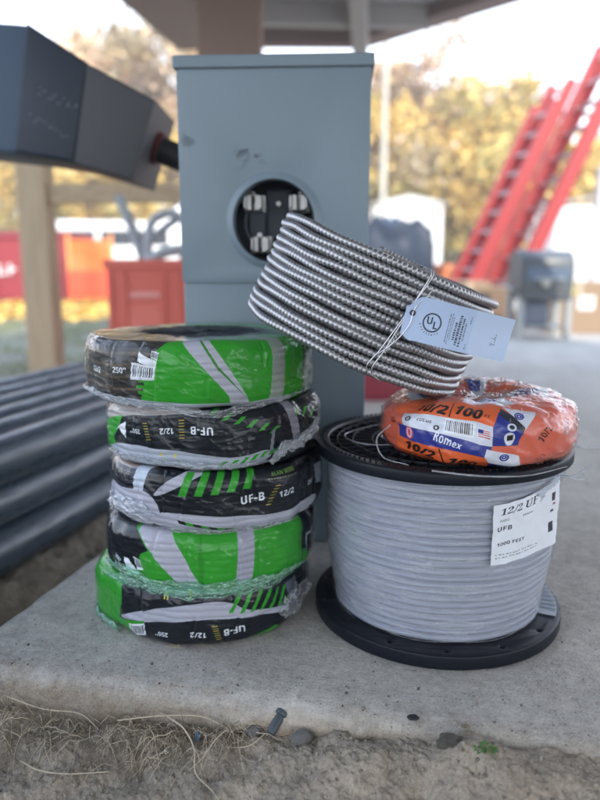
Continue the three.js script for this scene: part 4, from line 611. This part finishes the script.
// ------------------------------------------------------------------ yard behind, right
function ladder(label, a, b, wv, wid) { // a foot, b top, wv unit width vector
  const t = thing('extension_ladder', label, 'ladder', [a.x, a.y, a.z], 0, 'red ladders leaning at the right'), A = V(0, 0, 0), B = b.clone().sub(a), side = wv.clone().multiplyScalar(wid / 2), nrm = V(0, 0, 0).crossVectors(B, wv).normalize();
  for (const fly of [0, 1]) {
    const o = nrm.clone().multiplyScalar(fly * 0.07), s0 = fly ? 0.12 : 0, s1 = fly ? 1 : 0.9;
    for (const k of [-1, 1]) part('rail', bar(A.clone().lerp(B, s0).addScaledVector(side, k * (fly ? 0.86 : 1)).add(o), A.clone().lerp(B, s1).addScaledVector(side, k * (fly ? 0.86 : 1)).add(o), 0.11, 0.1), M.red, t);
    const n = 11; for (let i = 0; i < n; i++) { const p = A.clone().lerp(B, lerp(s0, s1, (i + 0.5) / n)).add(o); part('rung', tubeAlong([p.clone().addScaledVector(side, -0.84), p.clone().addScaledVector(side, 0.84)], 0.018, 8), M.alu, t); }
  }
  for (const k of [-1, 1]) part('foot', box(0.1, 0.05, 0.1, side.x * k, 0.01, side.z * k), M.blackRubber, t); part('bracket', bar(B.clone().multiplyScalar(0.58).addScaledVector(side, -1).addScaledVector(nrm, 0.12), B.clone().multiplyScalar(0.58).addScaledVector(side, 1).addScaledVector(nrm, 0.12), 0.06, 0.05), M.yellow, t);
}
{
  const wv = V(0.3, 0, 0.95).normalize();
  ladder('red extension ladder, left of the two leaning ladders', V(1.72, 0.02, -8.2), V(2.86, 2.62, -8.3), wv, 0.38);
  ladder('red extension ladder nearer the white tarp, right of the pair', V(2.12, 0.02, -8), V(3.55, 3.3, -8.1), wv, 0.5);
  const t = thing('ladder_rack', 'grey pipe rack that holds the leaning red ladders', 'rack', [0, 0, 0]);
  part('upright', cyl(0.04, 0.04, 3.2, 12, 4.6, 1.5, -8.6), M.paleLeg, t); part('upright', cyl(0.04, 0.04, 3.2, 12, 2.9, 1.0, -8.72).scale(1, 0.75, 1).translate(0, 0, 0), M.paleLeg, t); part('crossbar', tubeAlong([V(2.8, 2.3, -8.5), V(4.6, 2.3, -8.5)], 0.035, 10), M.paleLeg, t);
}
{
  const t = thing('tarp_screen', 'white tarp screen hung between posts at the right edge', 'tarp', [3.55, 0, -9]);
  part('sheet', sheet(lin(-0.62, 0.9, 60), lin(-0.05, 1.3, 24), (x, y) => [x, y + (y > 1 ? 0.22 * (x + 0.62) * (y - 1) : 0), 0.03 * Math.sin(x * 14) * (1.4 - y)]), M.white, t); part('post', box(0.16, 1.9, 0.14, -0.1, 0.75, 0.75, 0.01), M.offWhite, t, 'pale post in front of the sheet'); part('post', box(0.06, 1.5, 0.06, -0.64, 0.65, -0.08, 0.01), M.offWhite, t); part('top_rope', tubeAlong([V(-0.64, 1.3, 0), V(0.2, 1.46, 0), V(0.9, 1.6, 0)], 0.012, 8), M.offWhite, t);
}
function carton(x, z, w, h, d, label, m, turn, extra) {
  const t = thing('carton', label, 'box', [x, 0.001, z], turn, 'cardboard boxes along the back of the slab'); part('body', box(w, h, d, 0, h / 2, 0, 0.008), m, t); part('tape', box(0.05, h * 0.3, d + 0.004, 0, h * 0.852, 0, 0.001), M.tape, t); part('shipping_label', box(w * 0.3, h * 0.28, 0.003, w * 0.12, h * 0.6, d / 2 + 0.001, 0.001), M.paper, t);
  if (extra) extra(t, w, h, d);
}
carton(1.55, -6.7, 0.4, 0.46, 0.4, 'brown cardboard box left of the grill under the ladders', M.cardboard, 0.05);
carton(2.52, -6.55, 0.5, 0.46, 0.42, 'brown cardboard box with yellow sticker right of the grill', M.cardboard, -0.04, (t, w, h, d) => part('sticker', box(0.16, 0.1, 0.003, -0.13, h * 0.88, d / 2 + 0.002, 0.001), M.yellow, t));
carton(3.02, -6.5, 0.4, 0.45, 0.4, 'dark cardboard box at the right edge of the picture', M.cardboardDark, 0.06);
carton(2.02, -6.95, 0.4, 0.4, 0.36, 'cardboard box directly behind the legs of the grill', M.cardboardDark, 0);
{
  const t = thing('barbecue_grill', 'small grey hooded grill on pale legs at the back of the slab', 'grill', [2.03, 0, -6.0]);
  const hood = new THREE.Shape(); hood.moveTo(-0.17, 0); hood.lineTo(0.17, 0); hood.lineTo(0.17, 0.12); hood.absarc(0.06, 0.17, 0.11, 0, Math.PI / 2); hood.lineTo(-0.06, 0.28); hood.absarc(-0.06, 0.17, 0.11, Math.PI / 2, Math.PI); hood.lineTo(-0.17, 0); const g = new THREE.ExtrudeGeometry(hood, { depth: 0.4, bevelEnabled: true, bevelSize: 0.02, bevelThickness: 0.02, bevelSegments: 4 }); g.translate(0, 0, -0.2); g.rotateY(Math.PI / 2); g.translate(0, 0.43, 0);
  const hd = part('hood', toCreasedNormals(g, 0.7), M.grillGrey, t); part('window', box(0.36, 0.11, 0.012, 0, 0.535, 0.196, 0.02), M.grillBlue, hd); part('handle', tubeAlong([V(-0.12, 0.5, 0.23), V(0.12, 0.5, 0.23)], 0.01, 10), M.paleLeg, hd); part('thermometer', cyl(0.035, 0.035, 0.02, 20).rotateX(Math.PI / 2).translate(-0.02, 0.47, 0.21), M.poleWood, hd);
  part('firebox', box(0.44, 0.1, 0.36, 0, 0.37, 0, 0.03, 4), M.grillGrey, t); for (const s of [-1, 1]) for (const z of [-0.14, 0.14]) part('leg', box(0.055, 0.37, 0.05, s * 0.2, 0.185, z, 0.008), M.paleLeg, t); part('lower_shelf', box(0.38, 0.02, 0.28, 0, 0.1, 0), M.paleLeg, t); part('side_shelf', box(0.05, 0.02, 0.26, -0.25, 0.42, 0), M.paleLeg, t); part('side_shelf', box(0.05, 0.02, 0.26, 0.25, 0.42, 0), M.paleLeg, t);
  part('charcoal_bag', box(0.2, 0.2, 0.16, -0.03, 0.21, 0, 0.03, 3), mat(0.17, 0.19, 0.24, 0.6), t);
}
{
  const t = thing('red_crate', 'maroon plastic crate on the slab between meter box and reel', 'crate', [0.4, 0.0, -3.3], 0.05); const w = 0.36, h = 0.28, d = 0.26;
  for (const s of [-1, 1]) { part('side_wall', box(0.01, h, d, s * (w / 2), h / 2, 0, 0.003), M.maroon, t); part('wall', box(w - 0.012, h, 0.01, 0, h / 2, s * (d / 2 - 0.006), 0.003), M.maroon, t); } part('floor_panel', box(w - 0.014, 0.01, d - 0.026, 0, 0.03, 0, 0.002), M.maroon, t); part('rim', [box(w + 0.02, 0.025, 0.014, 0, h - 0.012, d / 2 + 0.004), box(w + 0.02, 0.02, 0.012, 0, 0.03, d / 2 + 0.003)], M.maroon, t);
}
{
  const t = thing('covered_load', 'dark blue tarp covered load standing behind the steel coil', 'tarp', [1.2, yGround, -9.4]); const g = new THREE.BoxGeometry(0.95, 1.35, 0.7, 22, 22, 14), p = g.attributes.position; for (let i = 0; i < p.count; i++) { let x = p.getX(i), y = p.getY(i) + 0.675, z = p.getZ(i); const k = 1 + 0.12 * (1 - y / 1.35) + 0.08 * fbm(x * 2.4, y * 2.4, z * 2.4, 3); y *= 1 - 0.16 * Math.pow(Math.abs(x / 0.55), 2) + 0.1 * N3(x * 2, 1, z * 2); p.setXYZ(i, x * k, y * 0.88 + 0.12 * Math.max(0, N3(x * 4, 3, z * 4)) * (y > 0.9 ? 1 : 0), z * k); } g.computeVertexNormals(); part('cover', g, M.blueTarp, t); part('tie_rope', tubeAlong([V(-0.62, 0.5, 0.42), V(0, 0.45, 0.46), V(0.62, 0.5, 0.42)], 0.012, 6), M.offWhite, t);
  const b = thing('barrel', 'orange drum beside the blue covered load', 'barrel', [2.0, yGround, -9.8]); part('body', new THREE.LatheGeometry([[0, 0], [0.2, 0], [0.2, 0.05], [0.19, 0.3], [0.2, 0.32], [0.19, 0.34], [0.18, 0.66], [0.165, 0.72], [0, 0.72]].map((q) => new THREE.Vector2(...q)), 28), mat(0.6, 0.2, 0.08, 0.7), b); part('band', cyl(0.198, 0.198, 0.08, 28, 0, 0.45, 0), M.white, b);
}
{
  const t = thing('white_shed', 'small white shed behind the dark blue covered load', 'shed', [2.75, yGround, -19]); part('wall', box(1.7, 2.2, 1.6, 0, 1.1, 0, 0.02), M.white, t); const s = new THREE.Shape([[-1.0, 0], [1.0, 0], [0, 0.22]].map((q) => new THREE.Vector2(...q))), g = new THREE.ExtrudeGeometry(s, { depth: 1.8, bevelEnabled: false }); g.translate(0, 2.2, -0.9); part('roof', g.scale(1, 0.999, 1), M.offWhite, t); const dr = part('door', box(0.6, 1.6, 0.04, 0.3, 0.85, 0.81, 0.01), M.offWhite, t); part('handle', box(0.03, 0.12, 0.03, 0.5, 0.9, 0.845), M.blackRubber, dr); part('window', box(0.35, 0.4, 0.03, -0.45, 1.3, 0.81, 0.01), M.glassDark, t);
  const p = thing('utility_pole', 'thin pale utility pole rising beside the meter box', 'pole', [1.83, yGround, -16]); part('shaft', cyl(0.05, 0.07, 6.2, 14, 0, 3.1, 0), M.poleWood, p); part('crossarm', box(0.9, 0.07, 0.07, 0, 5.8, 0.09, 0.005), M.poleWood, p);
}

// ------------------------------------------------------------------ autumn trees
const leafGeo = (() => { const g = new THREE.BufferGeometry(); g.setAttribute('position', new THREE.Float32BufferAttribute([-0.5, 0, 0, 0, 0.12, 0.42, 0.5, 0, 0, 0, 0.12, -0.42], 3)); g.setAttribute('uv', new THREE.Float32BufferAttribute([0, 0, 0.5, 1, 1, 0, 0.5, 0], 2)); g.setIndex([0, 1, 2, 0, 2, 3]); g.computeVertexNormals(); return g; })();
const leafMat = new THREE.MeshPhysicalMaterial({ color: 0xffffff, roughness: 0.75, side: THREE.DoubleSide, transmission: 0.0 });
const PAL = { gold: [[0.62, 0.42, 0.1], [0.58, 0.38, 0.11], [0.68, 0.5, 0.17], [0.42, 0.35, 0.12]], rust: [[0.56, 0.37, 0.22], [0.62, 0.45, 0.24], [0.54, 0.38, 0.27], [0.42, 0.34, 0.2]], olive: [[0.24, 0.24, 0.07], [0.33, 0.29, 0.08], [0.42, 0.34, 0.09], [0.18, 0.2, 0.06]] };
function tree(label, x, z, h, cr, cb, pal, nLeaf, seed, spread = 1) {
  const t = thing('tree', label, 'tree', [x, yGround - 0.05, z], 0, 'autumn trees behind the yard'), r = rng(seed), gs = [], ends = [];
  const lean = (r() - 0.5) * 0.6; const trunk = curve([V(0, 0, 0), V(lean * 0.3, h * 0.25, 0), V(lean * 0.7, h * 0.5, 0.1), V(lean, h * 0.86, 0)], 16); part('trunk', tubeAlong(trunk, (s) => h * 0.02 * (1.15 - s), 10), M.bark, t);
  for (let i = 0; i < 11; i++) { const s = 0.3 + 0.6 * i / 11, p = trunk[Math.round(s * 16)], a = i * 2.4 + r(), l = cr * (0.55 + 0.5 * r()) * (1.2 - s * 0.5), e = V(p.x + Math.cos(a) * l, p.y + l * (0.35 + 0.5 * r()), p.z + Math.sin(a) * l), m = p.clone().lerp(e, 0.5).add(V(0, -0.1 * l, 0)); gs.push(tubeAlong(curve([p, m, e], 8), (q) => h * 0.008 * (1.15 - q), 6)); ends.push(e, m); }
  ends.push(trunk[14], trunk[16]); part('limbs', gs, M.bark, t);
  const L = [], clumps = []; for (let i = 0; i < 46; i++) { const e = ends[Math.floor(r() * ends.length)]; clumps.push({ c: V(e.x + (r() - 0.5) * cr * 0.9, Math.max(h * cb, e.y + (r() - 0.4) * cr * 0.8), e.z + (r() - 0.5) * cr * 0.9), s: cr * (0.16 + 0.2 * r()), k: Math.floor(r() * 4), b: 0.75 + 0.5 * r() }); }
  for (let i = 0; i < nLeaf; i++) { const q = clumps[Math.floor(r() * clumps.length)], g = () => (r() + r() + r() - 1.5) * 1.25; const c = PAL[pal][r() < 0.7 ? q.k : Math.floor(r() * 4)], b = q.b * (0.75 + 0.5 * r()); L.push({ p: [q.c.x + g() * q.s, q.c.y + g() * q.s * 0.8, q.c.z + g() * q.s], r: [r() * 6, r() * 6, r() * 6], s: (0.14 + 0.12 * r()) * spread, c: C(c[0] * b, c[1] * b, c[2] * b) }); }
  instances('crown', leafGeo, leafMat, L, t);
}
tree('tall tree with thin rust leaves, left of the meter box', -5.2, -26, 10.2, 3.0, 0.2, 'rust', 13000, 1);
tree('sparse rust and gold tree at the far left of the yard', -8.0, -27, 10.2, 2.8, 0.25, 'rust', 9500, 2);
tree('low golden tree behind the wooden rail, near the bin', -5.6, -22, 4.6, 1.5, 0.2, 'gold', 3600, 3);
tree('low golden tree behind the wooden post, near the dumpster', -8.2, -23, 4.4, 1.6, 0.2, 'gold', 3400, 4);
tree('broad rust crowned tree just right of the meter box', 3.9, -25, 8.2, 2.5, 0.36, 'rust', 9000, 5);
tree('golden olive tree behind the steel coil, beside the pole', 2.3, -24, 6.6, 1.9, 0.25, 'gold', 6000, 6);
tree('golden tree below the rust crown, left of the ladders', 5.6, -23, 6.2, 2.2, 0.15, 'gold', 8500, 7);
tree('thin golden tree seen between the two ladders', 7.2, -26, 6.4, 2.3, 0.3, 'rust', 6500, 8);
tree('yellow tree right of the ladders above the white tarp', 8.9, -23, 4.7, 2.0, 0.15, 'gold', 5600, 9);
tree('olive tree filling the gap behind the boxes', 4.4, -28, 4.4, 1.8, 0.15, 'gold', 4200, 10);
tree('pale bare topped tree behind the ladders', 9.4, -31, 7.2, 2.2, 0.4, 'rust', 1900, 12);
tree('distant gold tree far beyond the dumpster', -13, -32, 6.5, 2.6, 0.2, 'gold', 4200, 13);
tree('distant olive tree behind the coral bin', -2.6, -30, 6.2, 2.2, 0.2, 'gold', 4200, 14);
{
  const r = rng(99), L = []; for (let i = 0; i < 26000; i++) { const x = -34 + 68 * r(), z = -34 - 5 * r(), k = r(), h = 2.6 + 0.9 * fbm(x * 0.3, 2, 1, 3); const c = PAL[r() < 0.6 ? 'gold' : 'olive'][Math.floor(r() * 4)], b = 0.7 + 0.5 * r(); L.push({ p: [x, yGround + h * Math.sqrt(k), z], r: [r() * 6, r() * 6, r() * 6], s: 0.3 + 0.25 * r(), c: C(c[0] * b, c[1] * b, c[2] * b) }); }
  tag(instances('treeline', leafGeo, leafMat, L), 'far line of golden scrub along the horizon', 'treeline');
  const F = []; for (let i = 0; i < 20000; i++) { const x = -14 + 26 * r(), z = -9 - 13 * Math.pow(r(), 1.2); if (x > 0.5 && z > -9.5) continue; const c = PAL.gold[Math.floor(r() * 3)]; F.push({ p: [x, yGround + 0.012 + 0.02 * r(), z], r: [(r() - 0.5) * 0.8, r() * 6, (r() - 0.5) * 0.8], s: 0.09 + 0.08 * r(), c: C(c[0] * 1.1, c[1] * 0.95, c[2] * 0.6) }); }
  tag(instances('fallen_leaves', leafGeo, leafMat, F), 'yellow fallen leaves covering the sunlit yard', 'leaves');
  const blade = new THREE.BufferGeometry(); blade.setAttribute('position', new THREE.Float32BufferAttribute([-0.06, 0, 0, 0.06, 0, 0, 0.1, 1, 0.35, 0.0, 0.55, 0.12], 3)); blade.setIndex([0, 1, 3, 1, 2, 3]); blade.computeVertexNormals();
  const G = []; for (let i = 0; i < 22000; i++) { const x = -6.5 + 5.4 * r(), z = -2.6 - 6 * r(); if (fbm(x * 1.1, z * 1.1, 8, 3) < -0.12) continue; if (x > -1.2 && z > -3.3) continue; const b = 0.6 + 0.7 * r(), dry = r() < 0.4; G.push({ p: [x, yGround - 0.005, z], r: [(r() - 0.5) * 1.2, r() * 6, (r() - 0.5) * 1.2], s: [0.04, 0.03 + 0.05 * r(), 0.05], c: dry ? C(0.3 * b, 0.26 * b, 0.13 * b) : C(0.13 * b, 0.19 * b, 0.07 * b) }); }
  tag(instances('grass', blade, mat(1, 1, 1, 0.85), G), 'short patchy grass around the wooden post', 'grass');
}

// ------------------------------------------------------------------ dry straw, stones and small bits at the front
{
  const r = rng(8), gs = { a: [], b: [] };
  const stem = (x, z, ang, len, r0, bend, lift, curl) => { const P = []; let a = ang, px = x, pz = z; const n = 8; for (let i = 0; i <= n; i++) { const u = i / n; P.push(V(px, soilH(px, pz) + r0 + 0.002 + lift * Math.sin(Math.PI * Math.min(1, u * 1.1)) + 0.002 * r(), pz)); px += Math.cos(a) * len / n; pz += Math.sin(a) * len / n; a += bend / n + (r() - 0.5) * curl; } for (const p of P) { const f = -0.885 + 0.219 * p.x + 0.004; if (p.z < f) p.y = Math.max(p.y, -0.05 + (f - p.z) * 0.6); } return tubeAlong(curve(P, 22), (s) => r0 * (1.1 - 0.7 * s), 5); };
  const clumps = [[-0.40, -0.925], [-0.33, -0.935], [-0.22, -0.90], [-0.19, -0.925], [-0.13, -0.89], [-0.27, -0.90], [-0.44, -0.95], [-0.12, -0.92]];
  for (let i = 0; i < 520; i++) { const c = clumps[Math.floor(r() * clumps.length)], x = c[0] + (r() - 0.5) * 0.11, z = Math.max(c[1] + (r() - 0.5) * 0.07, -0.885 + 0.219 * x + 0.012); (r() < 0.42 ? gs.a : gs.b).push(stem(x, z, r() < 0.6 ? 0.3 + r() * 2.4 : r() * 6.28, 0.02 + 0.09 * r() * r(), 0.00035 + 0.0006 * r() * r(), (r() - 0.5) * 1.1, 0.016 * r(), 0.32)); }
  for (let i = 0; i < 150; i++) { const x = -0.45 + 0.85 * r(), z = -0.885 + 0.219 * x + 0.012 + 0.16 * r(); gs.b.push(stem(x, z, r() * 6.28, 0.006 + 0.03 * r() * r(), 0.0003 + 0.0004 * r(), (r() - 0.5) * 1.2, 0.002, 0.3)); }
  for (let i = 0; i < 34; i++) { const x = -0.52 + 0.4 * r(), f = -0.885 + 0.219 * x, P = [V(x, soilH(x, f + 0.01), f + 0.012 + 0.01 * r())]; const dx = (r() - 0.5) * 0.04, h = 0.015 + 0.035 * r(); P.push(V(x + dx * 0.5, P[0].y + h * 0.6, P[0].z + 0.004 * r()), V(x + dx * (0.8 + 0.6 * r()), P[0].y + h, P[0].z - 0.004 + 0.008 * r())); gs.b.push(tubeAlong(curve(P, 10), (s) => 0.0006 * (1.1 - 0.7 * s), 5)); }
  const A = part('dry_grass', gs.a, M.straw, scene); A.userData = { kind: 'stuff', label: 'tangle of pale dry grass against the slab', category: 'dry grass' };
  const B = part('dry_grass', gs.b, M.strawDark, scene); B.userData = { kind: 'stuff', label: 'darker dead grass and root bits on the soil', category: 'dry grass' };
  const long = (label, pts, rad) => tag(part('straw_stem', tubeAlong(curve(pts.map(([x, z, y]) => V(x, soilH(x, z) + y, z)), 40), (s) => rad * (1.1 - 0.5 * s), 6), M.straw, scene), label, 'straw');
  long('longest pale straw stem, bending over the dirt from the slab', [[-0.205, -0.925, 0.03], [-0.165, -0.888, 0.026], [-0.147, -0.862, 0.014], [-0.142, -0.836, 0.006], [-0.115, -0.806, 0.004], [-0.095, -0.785, 0.003]], 0.0011);
  long('pale straw stem arching along the foot of the slab', [[-0.27, -0.925, 0.012], [-0.2, -0.912, 0.03], [-0.14, -0.905, 0.03], [-0.095, -0.885, 0.012]], 0.001);
  long('flat straw stem lying at the lower left', [[-0.40, -0.885, 0.006], [-0.365, -0.862, 0.009], [-0.325, -0.853, 0.004], [-0.265, -0.858, 0.01]], 0.0011);
  long('short bent straw beside the grey plug', [[-0.105, -0.868, 0.003], [-0.072, -0.868, 0.004], [-0.05, -0.882, 0.006]], 0.001);
  long('curved straw stem at the far left against the slab', [[-0.45, -0.97, 0.02], [-0.39, -0.952, 0.028], [-0.33, -0.945, 0.02], [-0.3, -0.93, 0.006]], 0.001);
  const at = (o, x, z, dy = 0) => { o.position.set(x, soilH(x, z) + dy, z); return o; };
  at(tag(part('round_stone', rock(0.0135, 2, 3, 0.25).scale(1.1, 0.75, 0.9), M.stone, scene), 'round grey stone on the dirt beside the grey plug', 'stone'), 0.003, -0.872, 0.006);
  at(tag(part('flat_stone', rock(0.012, 9, 3, 0.4).scale(1.2, 0.6, 0.9), M.stone, scene), 'flat brown stone against the slab by the straw', 'stone'), -0.066, -0.893, 0.005);
  at(tag(part('soil_clod', rock(0.014, 15, 3, 0.5).scale(1.3, 0.7, 1), mat(0.15, 0.135, 0.115, 0.95, 0, { bumpMap: fineGrain, bumpScale: 0.003 }), scene), 'lumpy clod of soil near the green sprout', 'clod'), 0.2, -0.828, 0.004);
  const plug = thing('plastic_plug', 'small dark grey plastic plug lying on the dirt', 'plug', [-0.034, soilH(-0.034, -0.893) + 0.014, -0.893]); plug.quaternion.setFromUnitVectors(V(0, 1, 0), V(0.5, 0.62, -0.6).normalize()); part('shank', new THREE.LatheGeometry([[0, -0.016], [0.0055, -0.016], [0.0065, -0.014], [0.0072, 0.012], [0, 0.012]].map((q) => new THREE.Vector2(...q)), 24), M.greyPlug, plug); part('head', new THREE.LatheGeometry([[0, 0.012], [0.009, 0.012], [0.0098, 0.014], [0.0095, 0.018], [0.008, 0.0195], [0, 0.0195]].map((q) => new THREE.Vector2(...q)), 24), M.greyPlug, plug);
  const sd = tag(part('black_seed', rock(0.0075, 4, 3, 0.15).scale(1.15, 0.4, 0.8), M.blackRubber, scene), 'small black pebble on the slab below the reel', 'pebble'); sd.position.set(0.157, 0.0025, -0.869);
  const sd2 = tag(part('dark_crumb', rock(0.004, 6, 2, 0.4).scale(1.4, 0.5, 0.8), M.strawDark, scene), 'tiny brown crumb on the slab right of the black pebble', 'crumb'); sd2.position.set(0.225, 0.0016, -0.852);
  at(tag(part('blue_scrap', sheet(lin(-1, 1, 10), lin(-1, 1, 10), (u, v) => [u * 0.004 + 0.001 * v, 0.004 * v * v + 0.002 * Math.sin(u * 3), v * 0.011]), mat(0.12, 0.25, 0.42, 0.4), scene), 'scrap of blue plastic among the straw', 'scrap'), -0.147, -0.888, 0.008);
  at(tag(part('white_fleck', rock(0.0035, 22, 2, 0.4), M.white, scene), 'white crumb in the middle of the dry straw', 'crumb'), -0.19, -0.882, 0.006);
  const sp = thing('green_sprout', 'tiny green weed sprouting from the dirt below the reel', 'weed', [0.238, soilH(0.238, -0.797), -0.797]);
  for (let i = 0; i < 16; i++) { const a = i * 2.4, l = 0.003 + 0.006 * r(), e = V(Math.cos(a) * l * 1.3, 0.002 + 0.004 * r(), Math.sin(a) * l); part('stem', tubeAlong([V(0, 0, 0), e.clone().multiplyScalar(0.5).add(V(0, 0.003, 0)), e], 0.0004, 5), M.leafGreen, sp); const lf = sheet(lin(-1, 1, 4), lin(0, 1, 5), (u, v) => [u * 0.0026 * Math.sin(Math.PI * (0.1 + 0.85 * v)), 0.001 * u * u + 0.0015 * Math.sin(v * 3), v * 0.0058]); lf.rotateY(Math.PI / 2 - a); lf.translate(e.x, e.y, e.z); part('leaf', lf, M.leafGreen, sp); }
}
scene.traverse((o) => { if (o.isMesh) o.castShadow = o.receiveShadow = true; });
renderer.render(scene, camera);
